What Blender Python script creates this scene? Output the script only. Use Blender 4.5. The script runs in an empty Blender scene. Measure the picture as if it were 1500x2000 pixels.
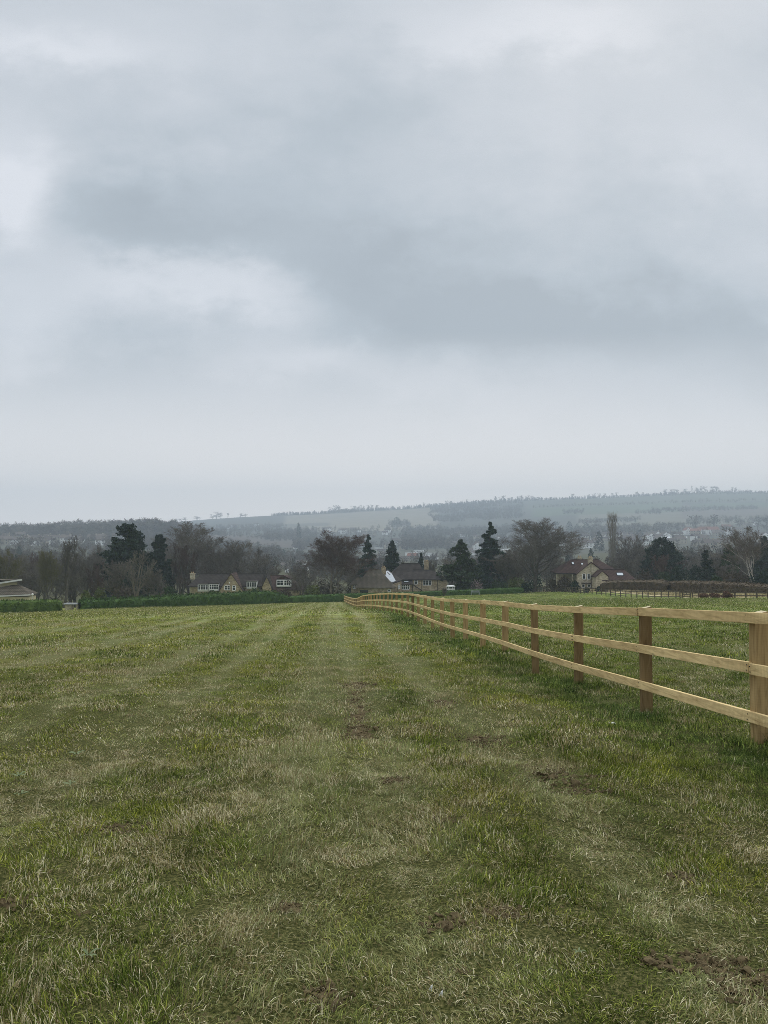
import bpy, math, random
import numpy as np
from mathutils import Vector, Matrix
R = math.radians
rng = np.random.default_rng(7)
random.seed(7)
scene = bpy.context.scene
COL = scene.collection

# ------------------------------------------------------------------ camera frame
F = 1502.0; HOR = 1050.0; CZ = 1.5
PITCH = math.atan((HOR-1000)/F)
cp, sp_ = math.cos(PITCH), math.sin(PITCH)
def direc(px, py):
    a = (px-750)/F; b = (1000-py)/F
    y = cp - b*sp_; z = sp_ + b*cp
    return a/y, z/y
def P(px, py, D):
    u, t = direc(px, py)
    return Vector((u*D, D, CZ+t*D))

# ------------------------------------------------------------------ terrain
ROWS = {
 6.7: [(0,1470)], 9.1: [(0,1388)], 11.7: [(0,1341)], 14.4: [(0,1308)], 17: [(0,1283)],
 25: [(0,1249),(1500,1240)],
 40: [(0,1216),(500,1208),(800,1205),(1500,1201)],
 71: [(0,1204),(350,1194),(650,1189),(710,1189),(1100,1184),(1500,1176)],
 90: [(0,1200),(350,1190),(650,1187),(700,1189),(1100,1179),(1400,1172),(1500,1168)],
 100: [(0,1198),(160,1194),(350,1189),(650,1185),(700,1188.5),(1100,1176),(1400,1170),(1500,1165)],
 112: [(0,1195),(150,1190),(350,1187),(650,1182),(700,1186),(1100,1174),(1300,1171.5),(1400,1167),(1500,1161)],
 125: [(0,1193),(150,1188),(300,1186),(650,1180),(700,1182),(1100,1171.5),(1300,1170),(1400,1162),(1500,1158)],
 138: [(0,1192),(450,1181),(650,1177.5),(700,1179),(850,1169),(1100,1169),(1200,1169),(1300,1163),(1500,1156)],
 152: [(0,1191),(550,1176.5),(670,1176),(850,1165.5),(1100,1163),(1140,1161),(1200,1156),(1300,1153.5),(1500,1152)],
 168: [(0,1190),(300,1183),(600,1177),(850,1162),(1020,1159),(1060,1157),(1200,1150),(1500,1150)],
 190: [(0,1184),(300,1180),(600,1175),(870,1164),(1050,1158),(1200,1152),(1500,1150)],
 220: [(0,1172),(600,1168),(900,1160),(1200,1148),(1500,1145)],
 270: [(0,1152),(600,1155),(900,1150),(1200,1138),(1500,1136)],
 400: [(0,1120),(600,1130),(900,1128),(1200,1118),(1500,1112)],
 600: [(0,1092),(600,1112),(900,1108),(1200,1096),(1500,1088)],
 900: [(0,1066),(300,1070),(600,1094),(900,1090),(1200,1072),(1500,1066)],
 1300: [(0,1044),(60,1046),(140,1039),(330,1034),(420,1052),(600,1074),(900,1068),(1200,1050),(1500,1046)],
 1800: [(0,1044),(300,1042),(600,1048),(900,1044),(1200,1026),(1500,1018)],
 2500: [(0,1041),(300,1032),(600,1022),(900,1010),(1100,998),(1500,988)],
 3200: [(0,1038),(140,1034),(300,1023),(420,1013),(530,1007),(640,1003),(690,999),(790,994),(870,988),(960,981),(1050,977),(1140,974),(1250,970),(1310,965),(1400,961),(1500,962),(1900,966)],
 4300: [(0,1045),(600,1020),(1500,985)],
 5600: [(0,1050),(1500,1030)],
}
NU = 400
US = np.linspace(-1.6, 1.6, NU)
DS = np.array(sorted(ROWS))
ZT = np.zeros((len(DS), NU))
for i, D in enumerate(DS):
    q = ROWS[D]
    uu = [direc(a, b)[0] for a, b in q]; tt = [direc(a, b)[1] for a, b in q]
    row = np.interp(US, uu, tt)
    k = np.ones(9)/9
    row = np.convolve(np.pad(row, 4, mode='edge'), k, 'valid')
    ZT[i] = CZ + row*D
hh = np.diff(DS)[:, None]; dl = np.diff(ZT, axis=0)/hh
MS = np.zeros_like(ZT)
MS[1:-1] = (dl[:-1]*hh[1:]+dl[1:]*hh[:-1])/(hh[:-1]+hh[1:])
MS[0] = dl[0]; MS[-1] = dl[-1]
_ph = rng.uniform(0, 6.28, (26, 3)); _fr = np.exp(rng.uniform(math.log(1.2), math.log(9), 26)); _an = rng.uniform(0, 6.28, 26)
def micro(x, y):
    s = np.zeros_like(x)
    for i in range(26):
        f = _fr[i]
        s += np.sin(f*(x*math.cos(_an[i])+y*math.sin(_an[i]))+_ph[i, 0])*0.018/f**0.7
    s += 0.03*np.sin(0.9*x+_ph[0, 1])*np.sin(0.7*y+_ph[1, 1])
    # shallow wheel ruts running down the slope
    for xo, w, dp in ((.35, .2, .03), (1.5, .2, .03), (-3.2, .22, .03), (-2.0, .22, .03)):
        s -= dp*np.exp(-((x-(xo-0.067*y))/w)**2)
    return s*np.clip((60-y)/30, 0, 1)
def hgt(x, y, mic=True):
    x = np.atleast_1d(np.asarray(x, float)); y = np.atleast_1d(np.asarray(y, float))
    yc = np.clip(y, DS[0], DS[-1])
    u = np.clip(x/yc, US[0], US[-1])
    fi = (u-US[0])/(US[1]-US[0]); j = np.clip(fi.astype(int), 0, NU-2); fu = fi-j
    i = np.clip(np.searchsorted(DS, yc, side='right')-1, 0, len(DS)-2)
    h = DS[i+1]-DS[i]; s = (yc-DS[i])/h
    def g(A, ii): return A[ii, j]*(1-fu)+A[ii, j+1]*fu
    z = g(ZT, i)*(2*s**3-3*s**2+1)+g(MS, i)*h*(s**3-2*s**2+s)+g(ZT, i+1)*(3*s**2-2*s**3)+g(MS, i+1)*h*(s**3-s**2)
    z = z + np.where(y < DS[0], (y-DS[0])*MS[0, j], 0)
    if mic: z = z + micro(x, y)
    return z
def gz(x, y): return float(hgt(x, y)[0])
def hit(px, py, D0=60, D1=4200):
    u, t = direc(px, py)
    D = np.exp(np.linspace(math.log(D0), math.log(D1), 900))
    z = hgt(u*D, D, False); lay = CZ+t*D
    w = np.where(z >= lay)[0]
    k = w[0] if len(w) else len(D)-1
    return float(u*D[k]), float(D[k])

# ------------------------------------------------------------------ materials
def new_mat(name, rough=0.9):
    m = bpy.data.materials.new(name); m.use_nodes = True
    nt = m.node_tree; b = nt.nodes['Principled BSDF']
    b.inputs['Roughness'].default_value = rough
    b.inputs['Specular IOR Level'].default_value = 0.04
    return m, nt, b
def node(nt, t, **kw):
    n = nt.nodes.new(t)
    for k, v in kw.items(): setattr(n, k, v)
    return n
def noise(nt, scale, vec=None, detail=4, rough=.6, dist=0):
    n = node(nt, 'ShaderNodeTexNoise'); n.inputs['Scale'].default_value = scale
    n.inputs['Detail'].default_value = detail; n.inputs['Roughness'].default_value = rough
    n.inputs['Distortion'].default_value = dist
    if vec is not None: nt.links.new(vec, n.inputs['Vector'])
    return n.outputs['Fac']
def ramp(nt, fac, stops):
    r = node(nt, 'ShaderNodeValToRGB'); e = r.color_ramp.elements
    while len(e) > 1: e.remove(e[-1])
    e[0].position = stops[0][0]; e[0].color = (*stops[0][1], 1) if hasattr(stops[0][1], '__len__') else (stops[0][1],)*3+(1,)
    for p, c in stops[1:]:
        q = e.new(p); q.color = (*c, 1) if hasattr(c, '__len__') else (c, c, c, 1)
    nt.links.new(fac, r.inputs['Fac']); return r.outputs['Color']
def mix(nt, f, a, b, mode='MIX'):
    m = node(nt, 'ShaderNodeMix', data_type='RGBA', blend_type=mode)
    for s, v in ((0, f), (6, a), (7, b)):
        if isinstance(v, (int, float)): m.inputs[s].default_value = v
        elif isinstance(v, tuple): m.inputs[s].default_value = (*v, 1)
        else: nt.links.new(v, m.inputs[s])
    return m.outputs[2]
def mth(nt, op, a, b=None, c=None, clamp=False):
    m = node(nt, 'ShaderNodeMath', operation=op); m.use_clamp = clamp
    for i, v in enumerate((a, b, c)):
        if v is None: continue
        if isinstance(v, (int, float)): m.inputs[i].default_value = v
        else: nt.links.new(v, m.inputs[i])
    return m.outputs[0]
def pos(nt): return node(nt, 'ShaderNodeNewGeometry').outputs['Position']
def scaled(nt, vec, s, r=(0, 0, 0)):
    m = node(nt, 'ShaderNodeMapping'); m.inputs['Scale'].default_value = s; m.inputs['Rotation'].default_value = r
    nt.links.new(vec, m.inputs['Vector']); return m.outputs[0]
def bump(nt, b, h, st=.4, d=.02):
    n = node(nt, 'ShaderNodeBump'); n.inputs['Strength'].default_value = st; n.inputs['Distance'].default_value = d
    nt.links.new(h, n.inputs['Height']); nt.links.new(n.outputs[0], b.inputs['Normal'])

def simple(name, c1, c2, scale=3, rough=.85, bs=0, detail=4, stretch=None, rnd=0.0):
    m, nt, b = new_mat(name, rough)
    v = pos(nt)
    if stretch: v = scaled(nt, v, stretch)
    n = noise(nt, scale, v, detail)
    c = ramp(nt, n, [(.3, c1), (.7, c2)])
    if rnd:
        oi = node(nt, 'ShaderNodeObjectInfo').outputs['Random']
        c = mix(nt, 1.0, c, ramp(nt, oi, [(0, (1-rnd,)*3), (1, (1+rnd,)*3)]), 'MULTIPLY')
    nt.links.new(c, b.inputs['Base Color'])
    if bs: bump(nt, b, n, bs)
    return m

M = {}
M['bark_dark'] = simple('bark_dark', (.06, .053, .044), (.12, .107, .088), 2)
M['bark_tan'] = simple('bark_tan', (.12, .10, .075), (.21, .18, .14), 2)
M['bark_birch'] = simple('bark_birch', (.26, .24, .21), (.46, .43, .39), 1.5)
M['twig_brown'] = simple('twig_brown', (.098, .086, .072), (.168, .148, .124), .35)
M['twig_red'] = simple('twig_red', (.07, .046, .04), (.115, .078, .066), .35)
M['twig_olive'] = simple('twig_olive', (.09, .085, .045), (.15, .135, .07), .35)
M['twig_grey'] = simple('twig_grey', (.10, .09, .075), (.17, .15, .125), .35)
M['twig_pale'] = simple('twig_pale', (.16, .145, .115), (.26, .235, .19), .35)
M['needle_dark'] = simple('needle_dark', (.012, .025, .019), (.03, .05, .034), .9)
M['needle_blue'] = simple('needle_blue', (.018, .038, .03), (.045, .075, .055), .9)
M['needle_green'] = simple('needle_green', (.025, .042, .02), (.05, .075, .034), .9)
M['leaf_laurel'] = simple('leaf_laurel', (.04, .072, .016), (.11, .16, .04), 1.1)
M['leaf_hedge'] = simple('leaf_hedge', (.034, .068, .019), (.075, .128, .036), 1.3)
M['bush_dark'] = simple('bush_dark', (.022, .045, .015), (.05, .085, .028), 1.3)
M['leaf_olive'] = simple('leaf_olive', (.06, .075, .022), (.12, .14, .045), 1)
M['leaf_beech'] = simple('leaf_beech', (.06, .048, .034), (.125, .095, .064), 1.1)
M['leaf_brown'] = simple('leaf_brown', (.055, .045, .035), (.10, .08, .058), 1.0)
M['blossom'] = simple('blossom', (.20, .14, .15), (.36, .27, .29), 2)
M['bramble'] = simple('bramble', (.10, .05, .04), (.20, .12, .08), 2)
M['straw'] = simple('straw', (.28, .23, .13), (.46, .39, .24), .8)
M['far_wood'] = simple('far_wood', (.055, .046, .034), (.11, .092, .068), .02, rnd=.5)
M['far_ever'] = simple('far_ever', (.018, .03, .02), (.035, .05, .03), .05, rnd=.3)
M['white_paint'] = simple('white_paint', (.80, .80, .79), (.86, .86, .85), 2, .5)
M['white_dull'] = simple('white_dull', (.52, .52, .50), (.64, .64, .62), 2, .6)
M['glass'] = new_mat('glass', .08)[0]; M['glass'].node_tree.nodes['Principled BSDF'].inputs['Base Color'].default_value = (.03, .035, .04, 1)
M['glass'].node_tree.nodes['Principled BSDF'].inputs['Specular IOR Level'].default_value = .6
M['solar'] = simple('skylight_glass', (.42, .46, .5), (.52, .56, .6), .3, .3)
M['solar'].node_tree.nodes['Principled BSDF'].inputs['Metallic'].default_value = .25
M['solar_roof'] = simple('glass_slope', (.27, .31, .35), (.38, .42, .46), 1.3, .45)
M['cream'] = simple('cream_render', (.46, .41, .28), (.56, .50, .35), 1.5)
M['black'] = simple('black_pipe', (.012, .012, .012), (.025, .025, .025), 2, .5)
M['fence_dark'] = simple('fence_dark', (.07, .058, .044), (.15, .125, .095), 2)
M['grey_wood'] = simple('bench_grey', (.25, .26, .27), (.40, .41, .42), 4)
M['pot'] = simple('chimney_pot', (.40, .28, .16), (.52, .38, .24), 4)
M['far_stone'] = simple('far_stone', (.26, .23, .18), (.38, .34, .27), .1, rnd=.25)
M['far_white'] = simple('far_white', (.74, .74, .72), (.84, .84, .82), .1, rnd=.08)
M['far_roof'] = simple('far_roof', (.085, .07, .062), (.13, .105, .09), .1, rnd=.3)
M['far_red'] = simple('far_red', (.16, .075, .055), (.24, .11, .08), .1, rnd=.25)
M['far_palroof'] = simple('far_paleroof', (.55, .57, .58), (.7, .71, .72), .1, rnd=.2)
M['petal'] = simple('white_petal', (.75, .75, .72), (.85, .85, .82), 20)
M['weed'] = simple('weed_leaf', (.10, .13, .06), (.22, .25, .14), 40)

def stone_mat(name, a, b_, mortar):
    m, nt, b = new_mat(name, .92)
    v = scaled(nt, pos(nt), (1, 1, 1.7))
    vo = node(nt, 'ShaderNodeTexVoronoi', feature='F1'); vo.inputs['Scale'].default_value = 2.6; nt.links.new(v, vo.inputs['Vector'])
    ve = node(nt, 'ShaderNodeTexVoronoi', feature='DISTANCE_TO_EDGE'); ve.inputs['Scale'].default_value = 2.6; nt.links.new(v, ve.inputs['Vector'])
    sx = node(nt, 'ShaderNodeSeparateColor'); nt.links.new(vo.outputs['Color'], sx.inputs[0])
    c = ramp(nt, sx.outputs[0], [(0, a), (.5, tuple((x+y)/2 for x, y in zip(a, b_))), (1, b_)])
    c = mix(nt, ramp(nt, ve.outputs['Distance'], [(.02, 1.), (.07, 0.)]), c, mortar)
    c = mix(nt, .5, c, ramp(nt, noise(nt, .6, pos(nt)), [(.3, (.55, .5, .45)), (.7, (1.1, 1.08, 1.0))]), 'MULTIPLY')
    nt.links.new(c, b.inputs['Base Color']); bump(nt, b, ve.outputs['Distance'], .5, .05)
    return m
M['stone'] = stone_mat('stone_tan', (.24, .19, .12), (.52, .43, .29), (.36, .31, .24))
M['stone_grey'] = stone_mat('stone_buff', (.32, .28, .20), (.62, .56, .43), (.44, .40, .32))
def tile_mat(name, a, b_):
    m, nt, b = new_mat(name, .85)
    p = pos(nt)
    w = node(nt, 'ShaderNodeTexWave', wave_type='BANDS', bands_direction='Z'); w.inputs['Scale'].default_value = 1.6; w.inputs['Distortion'].default_value = .4
    nt.links.new(p, w.inputs['Vector'])
    w2 = node(nt, 'ShaderNodeTexWave', wave_type='BANDS', bands_direction='X'); w2.inputs['Scale'].default_value = 1.1
    nt.links.new(p, w2.inputs['Vector'])
    n = noise(nt, 1.2, p, 5)
    c = ramp(nt, n, [(.3, a), (.72, b_)])
    c = mix(nt, .45, c, w.outputs['Color'], 'MULTIPLY'); c = mix(nt, .35, c, w2.outputs['Color'], 'MULTIPLY')
    c = mix(nt, ramp(nt, noise(nt, 6, p, 3), [(.66, 0.), (.72, .35)]), c, (.2, .2, .17))
    nt.links.new(c, b.inputs['Base Color']); bump(nt, b, w.outputs['Fac'], .5, .05)
    return m
M['tile_dark'] = tile_mat('tile_dark', (.05, .042, .04), (.10, .086, .08))
M['tile_brown'] = tile_mat('tile_brown', (.075, .048, .044), (.13, .086, .078))
M['tile_thatch'] = tile_mat('tile_old', (.10, .085, .065), (.19, .165, .13))

def wood_mat(name, light, dark, along, saw=.3):
    m, nt, b = new_mat(name, .8)
    p = pos(nt)
    st = (9, .9, 9) if along == 'y' else (9, 9, .9)
    g = noise(nt, 3.0, scaled(nt, p, st), 7, .65, .6)
    g2 = noise(nt, 1.1, scaled(nt, p, (1, .5, 1)), 3)
    c = ramp(nt, g, [(.28, dark), (.55, light), (.8, tuple(min(1, x*1.18) for x in light))])
    c = mix(nt, .55, c, ramp(nt, g2, [(.35, (.62, .56, .50)), (.62, (1.08, 1.06, 1.04))]), 'MULTIPLY')
    vo = node(nt, 'ShaderNodeTexVoronoi', feature='F1'); vo.inputs['Scale'].default_value = 1.0
    nt.links.new(scaled(nt, p, (7, 3.2, 7) if along == 'y' else (7, 7, 3.2)), vo.inputs['Vector'])
    sc = node(nt, 'ShaderNodeSeparateColor'); nt.links.new(vo.outputs['Color'], sc.inputs[0])
    kn = mth(nt, 'MULTIPLY', ramp(nt, vo.outputs['Distance'], [(.05, 1.), (.17, 0.)]), ramp(nt, sc.outputs[0], [(.6, 0.), (.65, 1.)]))
    c = mix(nt, mth(nt, 'MULTIPLY', kn, .75), c, tuple(x*.35 for x in dark))
    w = node(nt, 'ShaderNodeTexWave', wave_type='BANDS', bands_direction='Y' if along == 'y' else 'Z'); w.inputs['Scale'].default_value = 14
    w.inputs['Distortion'].default_value = 3; w.inputs['Detail'].default_value = 3
    nt.links.new(p, w.inputs['Vector'])
    c = mix(nt, saw, c, ramp(nt, w.outputs['Fac'], [(0, (.62, .6, .57)), (.4, (1, 1, 1))]), 'MULTIPLY')
    if along == 'z':
        at = node(nt, 'ShaderNodeAttribute', attribute_name='hup')
        st_ = ramp(nt, mth(nt, 'ADD', at.outputs['Fac'], mth(nt, 'MULTIPLY', noise(nt, 5, p), .12)), [(.1, 1.), (.24, 0.)])
        c = mix(nt, mth(nt, 'MULTIPLY', st_, .5), c, (.11, .08, .05))
    if along == 'z': c = mix(nt, 1.0, c, ramp(nt, node(nt, 'ShaderNodeObjectInfo').outputs['Random'], [(0, (.55, .54, .52)), (.16, (.95, .95, .93)), (1, (1.35, 1.36, 1.3))]), 'MULTIPLY')
    nt.links.new(c, b.inputs['Base Color']); bump(nt, b, g, .35, .006)
    return m
M['rail'] = wood_mat('timber_rail', (.78, .60, .31), (.46, .32, .15), 'y', .35)
M['post'] = wood_mat('timber_post', (.35, .25, .125), (.18, .122, .057), 'z', .12)
M['post_end'] = simple('timber_end_grain', (.50, .43, .28), (.66, .58, .40), 30)

# grass / ground colour fields (shared by blades and ground)
def patches(nt):
    p = pos(nt)
    return dict(p=p,
        a=noise(nt, .55, p, 4, .6), b=noise(nt, 1.7, p, 4, .6, .3), c=noise(nt, .12, p, 3),
        s=noise(nt, .35, scaled(nt, p, (1.9, .22, 1), (0, 0, R(-3.6))), 4, .6))
def mud_field(nt, p, spots):
    tot = None
    for (px, py, D, rx, ry) in spots:
        q = P(px, py, D); m = node(nt, 'ShaderNodeVectorMath', operation='SUBTRACT'); nt.links.new(p, m.inputs[0]); m.inputs[1].default_value = q
        m2 = node(nt, 'ShaderNodeVectorMath', operation='MULTIPLY'); nt.links.new(m.outputs[0], m2.inputs[0]); m2.inputs[1].default_value = (1/rx, 1/ry, 0)
        l = node(nt, 'ShaderNodeVectorMath', operation='LENGTH'); nt.links.new(m2.outputs[0], l.inputs[0])
        v = mth(nt, 'SUBTRACT', 1.3, l.outputs['Value'], clamp=True)
        tot = v if tot is None else mth(nt, 'MAXIMUM', tot, v)
    return tot
def D_of(py):   # depth of field ground seen at row py on the picture axis
    x, y = hit(750, py, 1.5, 120); return y
MUD = []
for (px, py, rx, ry) in [(695, 1340, .22, .32), (693, 1362, .09, .9), (700, 1390, .1, .9), (700, 1415, .16, .5), (868, 1372, .28, .5), (930, 1432, .3, .35), 
        (235, 1622, .22, .2), (640, 1945, .12, .12), (1440, 1880, .22, .14), (1380, 1840, .14, .12), (420, 1487, .12, .18),
        (770, 1540, .16, .16), (865, 1795, .14, .1), (645, 1252, .5, 1.6), (880, 1610, .15, .14), (1290, 1860, .12, .1), (980, 1780, .12, .1), (1340, 1690, .14, .12), (20, 1760, .14, .1), (560, 1770, .1, .08)]:
    x, y = hit(px, py, 1.5, 120); kq = 1.25 if px in (695, 693, 700) else .62; MUD.append((x, y, rx*kq, ry*kq))
for (px, py, n_, rx) in ((1065, 1505, 11, .26), (955, 1440, 5, .2), (1400, 1850, 5, .16)):
    x, y = hit(px, py, 1.5, 120)
    for i in range(n_): MUD.append((x+.012*i+random.uniform(-.03, .03), y-.075*i, rx*random.uniform(.6, 1.), .02))
def mud_val(x, y):
    v = np.zeros_like(x)
    for (mx, my, rx, ry) in MUD:
        v = np.maximum(v, 1.3-np.sqrt(((x-mx)/rx)**2+((y-my)/ry)**2))
    return v
def mud_nodes(nt, p):
    tot = None
    for (mx, my, rx, ry) in MUD:
        m = node(nt, 'ShaderNodeVectorMath', operation='SUBTRACT'); nt.links.new(p, m.inputs[0]); m.inputs[1].default_value = (mx, my, 0)
        m2 = node(nt, 'ShaderNodeVectorMath', operation='MULTIPLY'); nt.links.new(m.outputs[0], m2.inputs[0]); m2.inputs[1].default_value = (1/rx, 1/ry, 0)
        l = node(nt, 'ShaderNodeVectorMath', operation='LENGTH'); nt.links.new(m2.outputs[0], l.inputs[0])
        v = mth(nt, 'SUBTRACT', 1.3, l.outputs['Value'], clamp=True)
        tot = v if tot is None else mth(nt, 'MAXIMUM', tot, v)
    return tot
def lush_nodes(nt, p):
    # greener, bluish band growing along the fence line; x + 0.067 y = 3.55 is the fence
    s = node(nt, 'ShaderNodeSeparateXYZ'); nt.links.new(p, s.inputs[0])
    k = mth(nt, 'ADD', s.outputs[0], mth(nt, 'MULTIPLY', s.outputs[1], .067))
    k = mth(nt, 'ADD', k, mth(nt, 'MULTIPLY', mth(nt, 'SUBTRACT', noise(nt, .8, p, 3), .5), 1.2))
    far = mth(nt, 'SUBTRACT', 1, mth(nt, 'DIVIDE', mth(nt, 'ABSOLUTE', mth(nt, 'SUBTRACT', k, 3.35)), 1.0), clamp=True)
    right = ramp(nt, mth(nt, 'DIVIDE', k, 10), [(.36, 0.), (.42, 1.)])
    ydist = s.outputs[1]
    # pale mown tracks
    tr = None
    for xo, w in ((.35, .42), (1.5, .4), (-3.25, .42), (-2.0, .42), (-.25, .45), (-6.2, .45), (-7.5, .45), (-11, .6), (-13, .6)):
        t = mth(nt, 'SUBTRACT', 1, mth(nt, 'DIVIDE', mth(nt, 'ABSOLUTE', mth(nt, 'SUBTRACT', k, xo)), w), clamp=True)
        tr = t if tr is None else mth(nt, 'MAXIMUM', tr, t)
    return far, right, ydist, tr

def field_green(nt, ph, lush, right, yd, tr):
    c = ramp(nt, ph['a'], [(.34, (.115, .158, .04)), (.5, (.18, .213, .046)), (.66, (.25, .262, .05))])
    c = mix(nt, ramp(nt, ph['b'], [(.45, 0.), (.75, .6)]), c, (.21, .185, .075))
    c = mix(nt, mth(nt, 'MULTIPLY', lush, .6), c, (.09, .152, .064))
    c = mix(nt, mth(nt, 'MULTIPLY', right, .5), c, (.105, .15, .036))
    return c

# --- ground material
def ground_mat():
    m, nt, b = new_mat('ground_mat', .95)
    ph = patches(nt); p = ph['p']
    lush, right, yd, tr = lush_nodes(nt, p)
    g = field_green(nt, ph, lush, right, yd, tr)
    fine = noise(nt, 9, p, 6, .7); fine2 = noise(nt, 60, p, 6, .8)
    thatch = ramp(nt, fine2, [(.36, (.012, .014, .005)), (.5, (.055, .06, .017)), (.64, (.19, .165, .07))])
    nearf = ramp(nt, mth(nt, 'DIVIDE', yd, 60), [(.1, 0.), (.75, 1.)])
    strk = ramp(nt, noise(nt, 1.1, scaled(nt, p, (.5, .12, 1)), 6, .7), [(.35, (.72, .78, .7)), (.65, (1.35, 1.28, 1.3))])
    far = mix(nt, .8, g, strk, 'MULTIPLY')
    far = mix(nt, .5, far, ramp(nt, fine, [(.35, (.55, .6, .5)), (.65, (1.45, 1.4, 1.35))]), 'MULTIPLY')
    far = mix(nt, mth(nt, 'MULTIPLY', ramp(nt, ph['s'], [(.5, 0.), (.68, .5)]), 1), far, (.27, .24, .12))
    far = mix(nt, mth(nt, 'MULTIPLY', tr, .5), far, (.33, .35, .19))
    c = mix(nt, nearf, thatch, far)
    soil = ramp(nt, fine, [(.35, (.045, .034, .018)), (.7, (.165, .125, .068))])
    mf = mth(nt, 'ADD', mud_nodes(nt, p), mth(nt, 'MULTIPLY', mth(nt, 'SUBTRACT', noise(nt, 7, p, 6, .75), .52), 4.2))
    c = mix(nt, ramp(nt, mf, [(.42, 0.), (.58, 1.)]), c, soil)
    at = node(nt, 'ShaderNodeAttribute', attribute_name='cover')
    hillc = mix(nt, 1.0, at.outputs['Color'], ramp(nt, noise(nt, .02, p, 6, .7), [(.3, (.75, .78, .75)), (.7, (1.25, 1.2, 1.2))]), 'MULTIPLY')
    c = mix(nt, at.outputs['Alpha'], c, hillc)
    nt.links.new(c, b.inputs['Base Color'])
    bump(nt, b, mth(nt, 'ADD', fine, mth(nt, 'MULTIPLY', noise(nt, 2.5, p, 5, .7), 2)), .5, .05)
    return m
M['ground'] = ground_mat()

def blade_mat(name, straw_bias=0.0):
    m, nt, b = new_mat(name, .7); b.inputs['Specular IOR Level'].default_value = .05
    ph = patches(nt); p = ph['p']
    lush, right, yd, tr = lush_nodes(nt, p)
    at = node(nt, 'ShaderNodeAttribute', attribute_name='bc')
    s = node(nt, 'ShaderNodeSeparateColor'); nt.links.new(at.outputs['Color'], s.inputs[0])
    g = field_green(nt, ph, lush, right, yd, tr)
    g = mix(nt, 1.0, g, ramp(nt, s.outputs[1], [(0, (.18, .25, .22)), (.35, (.62, .68, .55)), (.75, (1.3, 1.27, 1.1)), (1, (2.4, 2.2, 1.95))]), 'MULTIPLY')
    oi = node(nt, 'ShaderNodeObjectInfo').outputs['Random']
    g = mix(nt, 1.0, g, ramp(nt, oi, [(0, (.42, .50, .42)), (.5, (.95, .98, .9)), (1, (1.5, 1.42, 1.25))]), 'MULTIPLY')
    # share of dead blades varies over the field
    th = mth(nt, 'MULTIPLY', ramp(nt, ph['b'], [(.36, .08), (.5, .26), (.64, .6)]), 1)
    th = mth(nt, 'ADD', th, mth(nt, 'MULTIPLY', ramp(nt, ph['s'], [(.5, 0.), (.68, 1.)]), .22))
    th = mth(nt, 'ADD', th, mth(nt, 'MULTIPLY', tr, .10))
    g = mix(nt, mth(nt, 'MULTIPLY', tr, .68), g, (.38, .385, .19))
    th = mth(nt, 'SUBTRACT', th, mth(nt, 'MULTIPLY', lush, .35))
    th = mth(nt, 'SUBTRACT', th, mth(nt, 'MULTIPLY', right, .12))
    th = mth(nt, 'ADD', th, mth(nt, 'MULTIPLY', mth(nt, 'SUBTRACT', mth(nt, 'FRACT', mth(nt, 'MULTIPLY', oi, 7.31)), .5), .22))
    th = mth(nt, 'ADD', th, straw_bias)
    isd = mth(nt, 'LESS_THAN', s.outputs[0], th)
    dead = ramp(nt, s.outputs[2], [(0, (.20, .14, .06)), (.5, (.46, .39, .21)), (1, (.92, .84, .58))])
    c = mix(nt, isd, g, dead)
    nt.links.new(c, b.inputs['Base Color'])
    tr_ = node(nt, 'ShaderNodeBsdfTranslucent'); nt.links.new(c, tr_.inputs[0])
    ms = node(nt, 'ShaderNodeMixShader'); ms.inputs[0].default_value = .12
    nt.links.new(b.outputs[0], ms.inputs[1]); nt.links.new(tr_.outputs[0], ms.inputs[2])
    nt.links.new(ms.outputs[0], nt.nodes['Material Output'].inputs['Surface'])
    return m
M['blade'] = blade_mat('grass_blade'); M['dryblade'] = blade_mat('dry_grass_blade', .75)

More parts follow.
